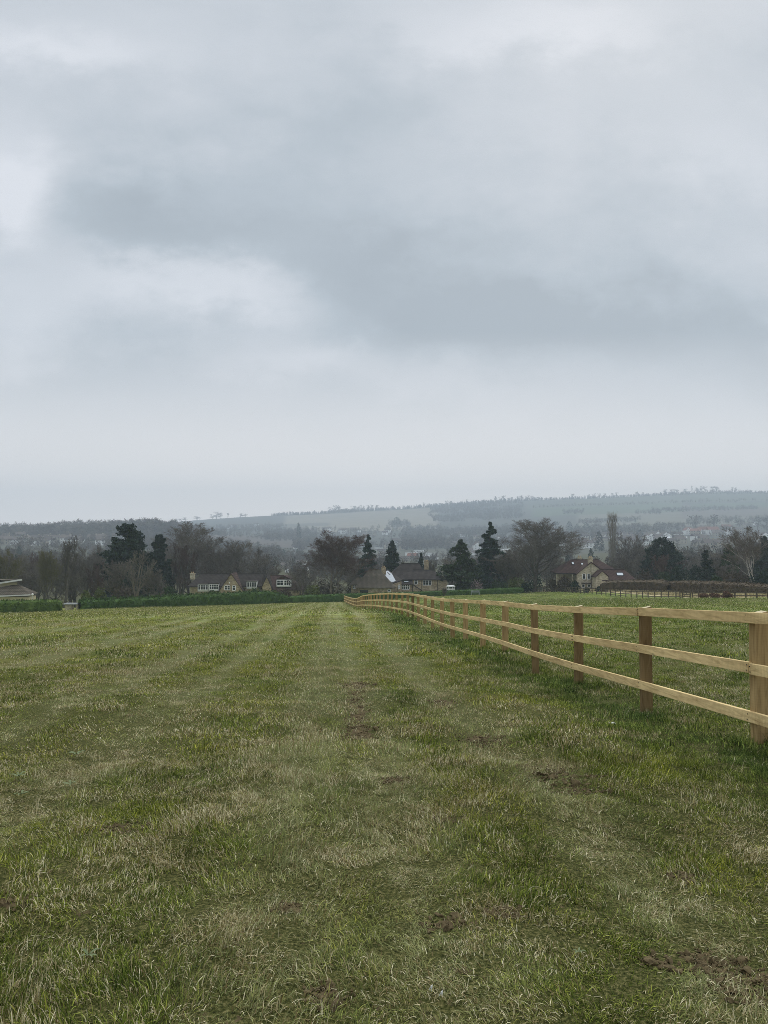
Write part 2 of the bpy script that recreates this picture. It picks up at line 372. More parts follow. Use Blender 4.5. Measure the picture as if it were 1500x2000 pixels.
# ------------------------------------------------------------------ mesh helpers
class MB:
    def __init__(s): s.v = []; s.f = []; s.n = 0
    def add(s, V, Fc):
        V = np.asarray(V, float); s.v.append(V)
        for f in Fc: s.f.append(tuple(int(i)+s.n for i in f))
        s.n += len(V)
    def box(s, lo, hi):
        x0, y0, z0 = lo; x1, y1, z1 = hi
        s.add([(x0,y0,z0),(x1,y0,z0),(x1,y1,z0),(x0,y1,z0),(x0,y0,z1),(x1,y0,z1),(x1,y1,z1),(x0,y1,z1)],
              [(0,3,2,1),(4,5,6,7),(0,1,5,4),(1,2,6,5),(2,3,7,6),(3,0,4,7)])
    def beam(s, a, b, w, h, up=(0, 0, 1)):
        a = Vector(a); b = Vector(b); d = (b-a).normalized(); sd = d.cross(Vector(up)).normalized(); u = sd.cross(d)
        V = []
        for q in (a, b):
            for i, j in ((-1, -1), (1, -1), (1, 1), (-1, 1)): V.append(q+sd*(i*w/2)+u*(j*h/2))
        s.add(V, [(0,1,2,3),(7,6,5,4),(0,4,5,1),(1,5,6,2),(2,6,7,3),(3,7,4,0)])
    def tube(s, pts, rad, k=5):
        pts = np.asarray(pts, float); n = len(pts)
        d = np.gradient(pts, axis=0); d /= np.linalg.norm(d, axis=1)[:, None]+1e-9
        ref = np.array([0.31, .95, .02]); a = np.cross(d, ref); a /= np.linalg.norm(a, axis=1)[:, None]+1e-9; b = np.cross(d, a)
        th = np.arange(k)*2*math.pi/k
        V = pts[:, None]+np.asarray(rad)[:, None, None]*(a[:, None]*np.cos(th)[None, :, None]+b[:, None]*np.sin(th)[None, :, None])
        Fc = [(i*k+j, i*k+(j+1) % k, (i+1)*k+(j+1) % k, (i+1)*k+j) for i in range(n-1) for j in range(k)]
        Fc.append(tuple(range(k-1, -1, -1))); Fc.append(tuple((n-1)*k+j for j in range(k)))
        s.add(V.reshape(-1, 3), Fc)
    def prism(s, poly, d):      # extrude polygon (list of 3-D pts) by vector d
        poly = [Vector(p) for p in poly]; d = Vector(d); n = len(poly)
        s.add(poly+[p+d for p in poly], [tuple(range(n)), tuple(range(2*n-1, n-1, -1))]+[(i, i+n, (i+1) % n+n, (i+1) % n) for i in range(n)])
    def build(s, name, mat, parent=None, smooth=False):
        V = np.concatenate(s.v) if s.v else np.zeros((0, 3))
        if isinstance(parent, bpy.types.Object): V = V-np.array(parent['_o']) if '_o' in parent else V
        me = bpy.data.meshes.new(name); me.from_pydata(V.tolist(), [], s.f); me.update()
        me.materials.append(mat)
        if smooth: me.polygons.foreach_set('use_smooth', [True]*len(me.polygons))
        o = bpy.data.objects.new(name, me); COL.objects.link(o)
        if parent is not None: o.parent = parent
        return o
def tris(C, size, r=rng, flat=0.0, asp=1.0):
    """loose leaf triangles about centres C"""
    n = len(C); size = np.broadcast_to(np.asarray(size, float), (n,))
    a = r.normal(size=(n, 3)); a[:, 2] *= (1-flat); a /= np.linalg.norm(a, axis=1)[:, None]
    b = r.normal(size=(n, 3)); b[:, 2] *= (1-flat); b -= a*np.sum(a*b, 1)[:, None]; b /= np.linalg.norm(b, axis=1)[:, None]
    s = size[:, None]
    V = np.stack([C+a*s, C-a*s*.5+b*s*.6*asp, C-a*s*.5-b*s*.6*asp], 1).reshape(-1, 3)
    return V, np.arange(3*n).reshape(-1, 3)
def fast_mesh(name, V, T, mat):
    me = bpy.data.meshes.new(name); n = len(T)
    me.vertices.add(len(V)); me.vertices.foreach_set('co', np.asarray(V, np.float32).ravel())
    k = T.shape[1]
    me.loops.add(n*k); me.loops.foreach_set('vertex_index', T.astype(np.int32).ravel())
    me.polygons.add(n); me.polygons.foreach_set('loop_start', np.arange(0, n*k, k, dtype=np.int32))
    me.update(calc_edges=True); me.validate(); me.materials.append(mat)
    return me
def link(name, me, parent=None, loc=(0, 0, 0)):
    o = bpy.data.objects.new(name, me); COL.objects.link(o); o.location = loc
    if parent is not None: o.parent = parent
    return o
def tag(o, label=None, cat=None, group=None, kind=None):
    if label: o['label'] = label
    if cat: o['category'] = cat
    if group: o['group'] = group
    if kind: o['kind'] = kind
    return o
def empty(name, loc=(0, 0, 0), rz=0, label=None, cat=None, group=None):
    o = bpy.data.objects.new(name, None); COL.objects.link(o); o.location = loc; o.rotation_euler.z = rz
    o.empty_display_size = .2
    return tag(o, label, cat, group)
def copy_tree(o, parent=None):
    c = o.copy(); COL.objects.link(c)
    if parent is not None: c.parent = parent
    for ch in o.children: copy_tree(ch, c)
    return c

# ------------------------------------------------------------------ ground sheet
def build_ground():
    ys = [-30.0]
    while ys[-1] < 3560:
        y = ys[-1]; ys.append(y+(1.0 if y < -2 else .11 if y < 12 else max(.11, .0095*y)))
    ys = np.array(ys); nu = 420
    us = np.linspace(-1.35, 1.35, nu)
    X = us[None]*np.maximum(ys, 9)[:, None]; Y = np.broadcast_to(ys[:, None], X.shape)
    Z = hgt(X.ravel(), Y.ravel())
    V = np.stack([X.ravel(), Y.ravel(), Z], 1)
    i = np.arange(len(ys)-1)[:, None]*nu+np.arange(nu-1)[None]
    T = np.stack([i, i+1, i+nu+1, i+nu], -1).reshape(-1, 4)
    me = fast_mesh('ground', V, T, M['ground'])
    # land cover of the far side: fields, pasture, ploughland (a property of the land itself)
    x, y = V[:, 0], V[:, 1]; px = x/np.maximum(y, 1)*F+750
    col = np.zeros((len(V), 4), np.float32)
    def put(mask, c): col[mask, :3] = c; col[mask, 3] = 1
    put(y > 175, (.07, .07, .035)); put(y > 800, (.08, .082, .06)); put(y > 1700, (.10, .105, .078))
    put((y > 118) & (y < 176) & (px > 1060) & (px < 1330+ (y-118)*3) & (y > 173-(px-1060)*.16), (.50, .42, .26))
    put((y > 100) & (y < 150) & (px > 1330) & (y > 121-(px-1330)*.17), (.44, .37, .23))
    put((y > 1300) & (y < 1800) & (px > 380) & (px < 620), (.13, .10, .08))
    put((y > 2000) & (px > 560) & (px < 858) & (y < 3050), (.30, .27, .19))
    put((y > 2600) & (px > 1000) & (px < 1130), (.115, .13, .085))
    put((y > 1700) & (y < 2300) & (px > 1130) & (px < 1480), (.20, .19, .12))
    put((y > 2300) & (y < 2700) & (px > 1040) & (px < 1330), (.11, .16, .07))
    put((y > 2000) & (y < 2600) & (px > 1330), (.15, .125, .085)); put((y > 2450) & (y < 2650) & (px > 1350), (.10, .15, .06))
    put((y > 2700) & (px > 1130), (.13, .155, .09))
    put((y > 2300) & (y < 2500) & (px > 300) & (px < 640), (.15, .155, .115))
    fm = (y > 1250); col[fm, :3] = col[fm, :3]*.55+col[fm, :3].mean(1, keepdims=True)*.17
    a = me.color_attributes.new('cover', 'FLOAT_COLOR', 'POINT'); a.data.foreach_set('color', col.ravel())
    me.polygons.foreach_set('use_smooth', [True]*len(me.polygons))
    tag(link('ground', me), 'sloping grass field running down to the valley and the far hills', 'ground', kind='structure')
build_ground()

# ------------------------------------------------------------------ grass
def clump(name, n, rad, lmin, lmax, w, lean, segs, seed, mat, straw_long=0):
    r = np.random.default_rng(seed)
    V = []; T = []; C = []; nv = 0
    comb = 0
    for i in range(n):
        a = r.uniform(0, 6.28); q = rad*math.sqrt(r.uniform())
        base = np.array([q*math.cos(a), q*math.sin(a), -.004])
        dd = comb+r.normal()*.75 if r.random() < .72 else r.uniform(0, 6.28)
        L = r.uniform(lmin, lmax); le = abs(r.normal())*lean+.15
        if r.random() < .22: le *= 2.2
        hd = np.array([math.cos(dd), math.sin(dd), 0])
        wa = r.uniform(0, 6.28); wd = np.array([math.cos(wa), math.sin(wa), .15*r.normal()])
        ww = w*r.uniform(.6, 1.3)
        pts = []
        th = le*.35; p = base.copy()
        for s in range(segs+1):
            pts.append(p.copy()); p = p+(hd*math.sin(th)+np.array([0, 0, math.cos(th)]))*L/segs; th = min(th+le*.9/segs*1.4, 1.75)
        rc = (r.random(), r.random(), r.random(), 1)
        for s in range(segs):
            f0 = 1-(s/segs)**1.6; V += [pts[s]-wd*ww*.5*f0, pts[s]+wd*ww*.5*f0]; C += [rc, rc]
        V.append(pts[-1]); C.append(rc)
        for s in range(segs-1): T += [(nv+2*s, nv+2*s+1, nv+2*s+3), (nv+2*s, nv+2*s+3, nv+2*s+2)]
        T.append((nv+2*segs-2, nv+2*segs-1, nv+2*segs)); nv += 2*segs+1
    me = fast_mesh(name, np.array(V), np.array(T), mat)
    a = me.color_attributes.new('bc', 'FLOAT_COLOR', 'POINT'); a.data.foreach_set('color', np.array(C, np.float32).ravel())
    return bpy.data.objects.new(name, me)
def gn_scatter(name, pts, yaw, tilt, scl, idx, protos, label, cat):
    me = bpy.data.meshes.new(name); me.vertices.add(len(pts)); me.vertices.foreach_set('co', np.asarray(pts, np.float32).ravel())
    rot = np.zeros((len(pts), 3), np.float32); rot[:, 2] = yaw; rot[:, 0] = tilt
    a = me.attributes.new('rot', 'FLOAT_VECTOR', 'POINT'); a.data.foreach_set('vector', rot.ravel())
    s3 = np.asarray(scl, np.float32)
    if s3.ndim == 1: s3 = np.repeat(s3[:, None], 3, 1)
    a = me.attributes.new('scl', 'FLOAT_VECTOR', 'POINT'); a.data.foreach_set('vector', s3.ravel())
    a = me.attributes.new('idx', 'INT', 'POINT'); a.data.foreach_set('value', np.asarray(idx, np.int32))
    me.update()
    pc = bpy.data.collections.new(name+'_source')
    for p in protos: pc.objects.link(p)
    ng = bpy.data.node_groups.new(name+'_scatter', 'GeometryNodeTree')
    ng.interface.new_socket('Geometry', in_out='INPUT', socket_type='NodeSocketGeometry')
    ng.interface.new_socket('Geometry', in_out='OUTPUT', socket_type='NodeSocketGeometry')
    gi = ng.nodes.new('NodeGroupInput'); go = ng.nodes.new('NodeGroupOutput')
    ci = ng.nodes.new('GeometryNodeCollectionInfo'); ci.inputs['Collection'].default_value = pc
    ci.inputs['Separate Children'].default_value = True; ci.inputs['Reset Children'].default_value = True
    ip = ng.nodes.new('GeometryNodeInstanceOnPoints'); ip.inputs['Pick Instance'].default_value = True
    def na(n, t):
        k = ng.nodes.new('GeometryNodeInputNamedAttribute'); k.data_type = t; k.inputs['Name'].default_value = n
        return next(o for o in k.outputs if o.enabled and o.name == 'Attribute')
    ng.links.new(gi.outputs[0], ip.inputs['Points']); ng.links.new(ci.outputs[0], ip.inputs['Instance'])
    ng.links.new(na('idx', 'INT'), ip.inputs['Instance Index'])
    e2r = ng.nodes.new('FunctionNodeEulerToRotation'); ng.links.new(na('rot', 'FLOAT_VECTOR'), e2r.inputs[0]); ng.links.new(e2r.outputs[0], ip.inputs['Rotation'])
    ng.links.new(na('scl', 'FLOAT_VECTOR'), ip.inputs['Scale']); ng.links.new(ip.outputs[0], go.inputs[0])
    o = bpy.data.objects.new(name, me); COL.objects.link(o)
    md = o.modifiers.new('scatter', 'NODES'); md.node_group = ng
    return tag(o, label, cat, kind='stuff')

_q = rng.uniform(0, 6.28, (16, 2)); _qa = rng.uniform(0, 6.28, 16); _qf = np.exp(rng.uniform(math.log(.8), math.log(7), 16))
def tuftn(x, y):
    s = np.zeros_like(x)
    for i in range(16): s += np.sin(_qf[i]*(x*math.cos(_qa[i])+y*math.sin(_qa[i]))+_q[i, 0])
    return s/4
_h = rng.uniform(0, 6.28, (14, 2)); _ha = rng.uniform(0, 6.28, 14); _hf = rng.uniform(14, 42, 14)
def hole(x, y):
    s = np.zeros_like(x)
    for i in range(14): s += np.sin(_hf[i]*(x*math.cos(_ha[i])+y*.8*math.sin(_ha[i]))+_h[i, 0])
    return s/3.2
def grass_band(name, y0, y1, dens, protos, label, smin, smax, spread=.56, clip_right=None):
    mg = 2.2
    n = int(dens*(spread*(y1**2-y0**2)+2*mg*(y1-y0)))
    c1, c2 = spread, mg; A0, A1 = spread*y0**2/2+mg*y0, spread*y1**2/2+mg*y1; q_ = rng.uniform(A0, A1, n); y = (-mg+np.sqrt(mg*mg+2*spread*q_))/spread
    x = rng.uniform(-1, 1, n)*(spread*y+mg)
    keep = np.ones(n, bool)
    mv = mud_val(x, y); keep &= rng.uniform(0, 1, n) > np.clip((mv-.3)*1.7*(1+.5*tuftn(x*4, y*4)), 0, .93)
    if y1 > 80: keep &= inside_field(x, y)
    if y1 < 50: keep &= rng.uniform(-1.1, .9, n) < hole(x, y)*1.5+.72
    x, y = x[keep], y[keep]; n = len(x)
    z = hgt(x, y)
    t = tuftn(x, y); s = smin+(smax-smin)*np.clip(.34+.42*t+.22*hole(x*.35, y*.35)+.24*rng.normal(size=n), 0, 1.6)
    k = x+.067*y
    for xo in (.35, 1.5, -3.25, -2.0, -6.2, -7.5): s *= 1-.45*np.exp(-((k-xo)/.32)**2)
    s *= 1+.35*np.exp(-((k-3.5)/.5)**2); s = np.clip(s, .3, None)
    sc = np.stack([s*.4+.75, s*.4+.75, s], 1)
    yaw = -1.2+2.2*tuftn(x*.8+5, y*.8)+2.0*hole(x*.25, y*.25)+rng.normal(0, .45, n)
    gn_scatter(name, np.stack([x, y, z], 1), yaw, rng.normal(0, .12, n), sc, rng.integers(0, len(protos), n), protos, label, 'grass')
_fe = [direc(p, 1000)[0] for p in (0, 150, 300, 450, 550, 675, 850, 1020, 1050, 1140, 1210, 1318, 1400, 1500)]
_fd = [98, 111, 124, 134, 141, 150, 158, 167, 172, 152, 140, 123, 106, 87]
def inside_field(x, y): return y < np.interp(x/np.maximum(y, 1), _fe, _fd)
nb = M['blade']
grass_band('grass', .6, 6.5, 380, [clump('g1%d' % i, 54, .07, .024, .062, .0032, .95, 3, 10+i, nb) for i in range(12)], 'short mixed green and straw grass filling the nearest part of the field', .55, 1.35)
grass_band('grass', 6.5, 16, 120, [clump('g2%d' % i, 40, .12, .026, .066, .0056, .9, 2, 40+i, nb) for i in range(9)], 'short rough grass in the middle of the field along the first fence posts', .55, 1.35)
grass_band('grass', 16, 42, 30, [clump('g3%d' % i, 34, .28, .03, .085, .012, .85, 2, 70+i, nb) for i in range(8)], 'short grass further down the slope of the field', .5, 1.3)
grass_band('grass', 42, 175, 3.4, [clump('g4%d' % i, 30, .75, .035, .085, .03, .8, 1, 90+i, nb) for i in range(6)], 'short grass at the bottom of the field towards the hedges', .5, 1.3, .53)
# longer dry tufts and fresh green tufts
def tufts(name, n, y0, y1, protos, label, smin, smax, pred=None):
    y = np.sqrt(rng.uniform(y0**2, y1**2, n)); x = rng.uniform(-.56, .56, n)*y
    if pred is not None:
        k = pred(x, y); x, y = x[k], y[k]; n = len(x)
    gn_scatter(name, np.stack([x, y, hgt(x, y)], 1), rng.uniform(0, 6.28, n), rng.normal(0, .2, n), rng.uniform(smin, smax, n), rng.integers(0, len(protos), n), protos, label, 'grass')
tufts('dry_grass_tufts', 900, 1.6, 14, [clump('t%d' % i, 34, .07, .05, .12, .0026, 1.1, 4, 120+i, M['dryblade']) for i in range(5)], 'longer pale dead grass tufts scattered through the near field', .5, 1.1, lambda x, y: tuftn(x*1.3+3, y*1.3) > .35)
tufts('green_grass_tufts', 520, 1.6, 16, [clump('u%d' % i, 60, .08, .045, .10, .0034, .7, 3, 140+i, nb) for i in range(5)], 'thicker fresh green grass tufts scattered through the near field', .7, 1.15, lambda x, y: tuftn(x+9, y) > .3)
def clod(name, seed):
    r = np.random.default_rng(seed); V = r.normal(size=(12, 3)); V /= np.linalg.norm(V, axis=1)[:, None]; V *= r.uniform(.6, 1.2, (12, 1))*np.array([1, 1, .6])
    import bmesh
    bm = bmesh.new(); [bm.verts.new(v) for v in V]; bmesh.ops.convex_hull(bm, input=list(bm.verts)); me = bpy.data.meshes.new(name); bm.to_mesh(me); bm.free(); me.materials.append(M['soil']); return bpy.data.objects.new(name, me)
M['soil'] = simple('soil_crumb', (.055, .042, .022), (.17, .13, .07), 30)
cx_, cy_ = [], []
for (mx, my, rx, ry) in MUD:
    if my > 16: continue
    n_ = int(50+1300*rx*ry); a = rng.uniform(0, 6.28, n_); q = np.sqrt(rng.uniform(0, 1, n_))*1.25; cx_.append(mx+np.cos(a)*q*rx); cy_.append(my+np.sin(a)*q*ry)
cx_ = np.concatenate(cx_); cy_ = np.concatenate(cy_)
gn_scatter('soil_crumbs', np.stack([cx_, cy_, hgt(cx_, cy_)+.004], 1), rng.uniform(0, 6.28, len(cx_)), rng.uniform(0, 1, len(cx_)), np.exp(rng.normal(math.log(.0088), .5, len(cx_))), rng.integers(0, 4, len(cx_)), [clod('c%d' % i, i) for i in range(4)], 'crumbs of dark soil in the muddy marks on the field', 'soil')
_py = [y for y in (6.7, 9.1, 11.7, 14.4, 17, 19.5, 22.1, 24.7, 27.2) for _ in range(16)]
_px = np.array([float(np.interp(y, [0, 6.7, 9.1, 11.7, 14.4, 17, 40], [3.65, 3.25, 3.08, 2.94, 2.82, 2.66, 1.25])) for y in _py])+rng.normal(0, .13, len(_py)); _py = np.array(_py)+rng.normal(0, .12, len(_py))
gn_scatter('grass_around_posts', np.stack([_px, _py, hgt(_px, _py)], 1), rng.uniform(0, 6.28, len(_px)), rng.normal(0, .15, len(_px)), rng.uniform(.55, 1.1, len(_px)), rng.integers(0, 5, len(_px)),
    [clump('p%d' % i, 46, .07, .06, .14, .0042, .6, 3, 190+i, nb) for i in range(5)], 'taller uncut grass left standing around the foot of the fence posts', 'grass')
# dead straw grass meadow behind the dark fence
yy = rng.uniform(100, 176, 9000); uu = rng.uniform(direc(1050, 0)[0], direc(1560, 0)[0], 9000); xx = uu*yy; ppx = uu*F+750
kk = ((ppx < 1330+(yy-118)*3) & (yy > 174-(ppx-1060)*.155) & (yy > 120)) | ((ppx > 1330) & (yy > 125-(ppx-1330)*.17) & (yy < 150))
xx, yy = xx[kk], yy[kk]
gn_scatter('dry_meadow_grass', np.stack([xx, yy, hgt(xx, yy)], 1), rng.uniform(0, 6.28, len(xx)), rng.normal(0, .1, len(xx)), rng.uniform(.5, 1.2, len(xx)), rng.integers(0, 4, len(xx)),
    [clump('m%d' % i, 50, .5, .25, .55, .035, .4, 2, 160+i, M['dryblade']) for i in range(4)], 'long straw coloured dead grass between the dark rail fence and the clipped hedges', 'grass')

# ------------------------------------------------------------------ near fence
fx = lambda y: float(np.interp(y, [0, 6.7, 9.1, 11.7, 14.4, 17, 40, 71, 100, 153], [3.65, 3.25, 3.08, 2.94, 2.82, 2.66, 1.25, -1.85, -3.6, -8.0]))
fence = empty('wooden_fence', (fx(6.7), 6.7, gz(fx(6.7), 6.7)), label='new tan timber post and three rail fence running down the open field', cat='fence')
fence['_o'] = tuple(fence.location)
ys = [1.9, 4.3, 6.7, 9.1, 11.7, 14.4, 17.0]
while ys[-1] < 150: ys.append(ys[-1]+2.55+random.uniform(-.05, .05))
posts = []
for i, y in enumerate(ys):
    x = fx(y); z = float(hgt(x, y, False)[0])-.03*max(0, min(1, (30-y)/20))
    lx, ly = random.uniform(-.02, .02), random.uniform(-.02, .02)
    top = z+1.235+random.uniform(-.004, .008)
    dirv = Vector((fx(y+1)-fx(y-1), 2, 0)).normalized(); sd = Vector((dirv.y, -dirv.x, 0))
    rz = random.uniform(-.12, .12); c, s_ = math.cos(rz), math.sin(rz); dv = dirv*c+sd*s_; sv = sd*c-dirv*s_
    hw, hd = .062, .045
    V = []; hup = []
    for q, (zz, kx) in enumerate(((z-.25, 1), (z+.3, 1), (z+.8, 1), (top-.006, 1), (top+.001, .9))):
        f = (zz-z)/1.25
        for a, b in ((-1, -1), (1, -1), (1, 1), (-1, 1)):
            tiltz = .012*a if q >= 3 else 0
            V.append(Vector((x+lx*f, y+ly*f, zz+tiltz))+sv*(a*hw*kx)+dv*(b*hd*kx)); hup.append(max(0, zz-z))
    Fc = [(3, 2, 1, 0)]+[(q*4+j, q*4+(j+1) % 4, q*4+4+(j+1) % 4, q*4+4+j) for q in range(4) for j in range(4)]+[(16, 17, 18, 19)]
    mb = MB(); mb.add(V, Fc); po = mb.build('post', M['post'], fence)
    po.data.materials.append(M['post_end']); po.data.polygons[len(Fc)-1].material_index = 1
    at = po.data.attributes.new('hup', 'FLOAT', 'POINT'); at.data.foreach_set('value', hup)
    posts.append((Vector((x-hw*sd.x, y-hw*sd.y, z)), sd, Vector((lx, ly, 0))))
for lev, (ht, off) in enumerate(((1.185, 1), (.755, 0), (.335, 1))):
    i = off-1 if off else 0
    i = 0 if i < 0 else i
    first = True
    while i < len(posts)-1:
        j = min(len(posts)-1, i+(1 if (first and off) else 2)); first = False
        idx = range(i, j+1); jit = random.uniform(-.008, .008)
        mb = MB(); th, hh_ = .036, .095
        ringv = []
        for q, k in enumerate(idx):
            b0, sd, ln = posts[k]; c = b0+ln*(ht/1.25)-sd*(th/2+.001)+Vector((0, 0, ht+jit))
            d = (posts[min(k+1, len(posts)-1)][0]-posts[max(k-1, 0)][0]); d.normalize()
            if q == 0: c = c+d*.005
            if q == len(idx)-1: c = c-d*.005
            bow = random.uniform(-.004, .004)
            for a, b in ((-1, -1), (1, -1), (1, 1), (-1, 1)): ringv.append(c+sd*(a*th/2+bow)+Vector((0, 0, b*hh_/2)))
        m_ = len(idx)
        Fc = [(3, 2, 1, 0)]+[(q*4+w, q*4+(w+1) % 4, q*4+4+(w+1) % 4, q*4+4+w) for q in range(m_-1) for w in range(4)]+[tuple((m_-1)*4+w for w in range(4))]
        mb.add(ringv, Fc); ro = mb.build('rail', M['rail'], fence)
        for k in idx:
            if posts[k][0].y > 12 or posts[k][0].y < 5: continue
            b0, sd, ln = posts[k]; along = (posts[k+1][0]-posts[k-1][0]).normalized()
            for dz, dl_ in ((.022, .022 if k != idx[-1] else -.022), (-.024, .03 if k != idx[-1] else -.03)):
                q_ = b0+ln*(ht/1.25)-sd*(th+.0045)+Vector((0, 0, ht+jit+dz))+along*dl_
                nb_ = MB(); nb_.tube([q_+sd*.008, q_], [.0045, .0045], 7); no_ = nb_.build('nail', M['black'], fence); no_.parent = ro
        bm_ = ro.modifiers.new('soft_edge', 'BEVEL'); bm_.width = .003; bm_.segments = 1
        i = j

# ------------------------------------------------------------------ dark fences on the right
def dark_fence(stations, label, h=1.2, rails=(.25, .65, 1.08), gate=False):
    P0 = [(direc(px, 1000)[0]*D, D) for px, D in stations]
    f = empty('wooden_fence', (P0[0][0], P0[0][1], gz(*P0[0])), label=label, cat='fence'); f['_o'] = tuple(f.location)
    for (x, y) in P0:
        mb = MB(); z = gz(x, y); mb.beam((x, y, z-.2), (x+random.uniform(-.03, .03), y, z+h+random.uniform(-.03, .03)), .14, .14, up=(0, 1, 0)); mb.build('post', M['fence_dark'], f)
    for r_ in rails:
        k = 0
        while k < len(P0)-1:
            e = min(len(P0)-1, k+3); mb = MB()
            a = P0[k]; b = P0[e]
            pts = [Vector((P0[q][0], P0[q][1]-.09, gz(*P0[q])+r_+random.uniform(-.02, .02))) for q in range(k, e+1)]
            for q in range(len(pts)-1): mb.beam(pts[q], pts[q+1]+(pts[q+1]-pts[q])*.01, .04, .10)
            mb.build('rail', M['fence_dark'], f); k = e
    return f
px1 = [1045, 1052, 1060, 1068, 1077, 1086, 1096, 1103.5, 1110, 1117, 1124, 1132, 1139.5, 1147, 1155, 1164, 1173, 1182, 1191, 1200, 1210, 1220.5, 1231, 1242, 1253, 1264, 1277, 1289.5, 1303.5, 1318, 1326]
D1 = np.interp(px1, [1045, 1096, 1140, 1210, 1326], [176, 164, 153, 141, 124])
dark_fence(list(zip(px1, D1)), 'long dark weathered rail fence in front of the straw coloured meadow')
px2 = [1350, 1362, 1375, 1390, 1411, 1433, 1454, 1475.5, 1497, 1522, 1550]
dark_fence(list(zip(px2, np.interp(px2, [1350, 1500, 1550], [120, 89, 82]))), 'dark rail fence beyond the gate with brambles grown into it', 1.25, (.3, .7, 1.15))
g0 = direc(1331, 1000)[0]*122; g1 = direc(1346, 1000)[0]*119.5
gate = empty('field_gate', (g0, 122, gz(g0, 122)), label='small dark field gate with a diagonal brace between the two dark fences', cat='gate'); gate['_o'] = tuple(gate.location)
za, zb = gz(g0, 122), gz(g1, 119.5)
for (x, y, z) in ((g0, 122, za), (g1, 119.5, zb)):
    mb = MB(); mb.beam((x, y, z-.2), (x, y, z+1.3), .15, .15, up=(0, 1, 0)); mb.build('post', M['fence_dark'], gate)
for r_ in (.25, .55, .85, 1.15):
    mb = MB(); mb.beam((g0+.08, 122, za+r_), (g1-.08, 119.5, zb+r_), .04, .1); mb.build('bar', M['fence_dark'], gate)
mb = MB(); mb.beam((g0+.08, 121.95, za+.25), (g1-.08, 119.45, zb+1.15), .03, .09); mb.build('brace', M['fence_dark'], gate)

# ------------------------------------------------------------------ hedges
def hedge(st, label, mat, thick=1.4, leaf=.13, dens=26, lump=.1, name='hedge', group=None, shaggy=.0, roundness=.25):
    """st: list of (px, base D, top py) ; real clipped hedge with thickness following the ground"""
    U = []; 
    for (px, D, tp) in st:
        u, t = direc(px, tp); U.append((u*D, D, CZ+t*D))
    U = np.array(U); L = np.concatenate([[0], np.cumsum(np.hypot(np.diff(U[:, 0]), np.diff(U[:, 1])))])
    r = np.random.default_rng(int(abs(U[0, 0]*10))+3)
    n = max(3, int(L[-1]/.5)); s = np.linspace(0, L[-1], n)
    cx = np.interp(s, L, U[:, 0]); cy = np.interp(s, L, U[:, 1]); tz = np.interp(s, L, U[:, 2])
    gzv = hgt(cx, cy)
    tz = np.maximum(tz, gzv+.5)
    d = np.gradient(np.stack([cx, cy], 1), axis=0); d /= np.linalg.norm(d, axis=1)[:, None]; nn = np.stack([-d[:, 1], d[:, 0]], 1)
    prof = [(-.5, 0), (-.54, .35), (-.5, .85), (-.5+roundness*.6, .99), (0, 1.0), (.5-roundness*.6, .99), (.5, .85), (.54, .35), (.5, 0)]
    k = len(prof); V = np.zeros((n, k, 3))
    endf = np.clip(np.minimum(s, L[-1]-s)/.8, 0, 1)**.5
    for j, (a, b) in enumerate(prof):
        off = a*thick*(.35+.65*endf)+lump*r.normal(size=n)*(b > 0)
        V[:, j, 0] = cx+nn[:, 0]*off; V[:, j, 1] = cy+nn[:, 1]*off
        V[:, j, 2] = gzv-.1+(tz-gzv-leaf*.6)*b*(.8+.2*endf)+(lump*.5*r.normal(size=n) if b > .5 else 0)
    core = V.reshape(-1, 3)
    T = [(i*k+j, i*k+j+1, (i+1)*k+j+1, (i+1)*k+j) for i in range(n-1) for j in range(k-1)]
    # leaf faces over the surface
    m = int(dens*L[-1]*(2*np.mean(tz-gzv)+thick)); i = r.integers(0, n-1, m)
    w = np.array([.35, .5, .3, .3, .3, .3, .3, .3]); w /= w.sum()
    w = np.array([1.4, 1.8, .5, .8, .8, .5, 1.2, 1]); w /= w.sum()
    j = r.choice(k-1, m, p=w); a = r.random(m)[:, None]; b = r.random(m)[:, None]
    C = (V[i, j]*(1-a)+V[i+1, j]*a)*(1-b)+(V[i, j+1]*(1-a)+V[i+1, j+1]*a)*b
    C += r.normal(size=C.shape)*leaf*.5; C[:, 2] += abs(r.normal(size=m))*shaggy*(C[:, 2] > 0*C[:, 2]-1e9)*(j > 1)*(j < 6)
    lv, lt = tris(C, leaf*r.uniform(.6, 1.3, m), r)
    allV = np.concatenate([core, lv]); mb = MB(); mb.add(allV, list(T)+(lt+len(core)).tolist())
    o = mb.build(name, mat); 
    c0 = Vector((float(cx[n//2]), float(cy[n//2]), float(gzv[n//2])))
    o.data.transform(Matrix.Translation(-c0)); o.location = c0
    return tag(o, label, 'hedge', group)
hedge([(-60, 96, 1171.5), (0, 99, 1171), (60, 102, 1170), (119, 106, 1168.5)], 'short bright green laurel hedge in front of the cream bungalow', M['leaf_laurel'], 1.6, .16, 34, .05)
hedge([(155, 111, 1171), (230, 118, 1168), (300, 124, 1164.5), (400, 131, 1159), (450, 134.5, 1157), (500, 138, 1154), (528, 140, 1153.5), (543, 141, 1159), (562, 142.5, 1162)], 'tall shaggy dark green hedge in front of the house with the stone gable', M['leaf_hedge'], 1.8, .17, 30, .12, shaggy=.18)
hedge([(564, 143.5, 1162.5), (620, 147, 1160), (690, 152, 1157.5), (760, 155, 1156), (860, 159.5, 1152.5), (960, 164.5, 1148.5), (1000, 166.5, 1146.5), (1021, 168, 1146)], 'long neatly clipped green hedge in front of the large stone house with skylights', M['leaf_hedge'], 1.5, .13, 34, .05)
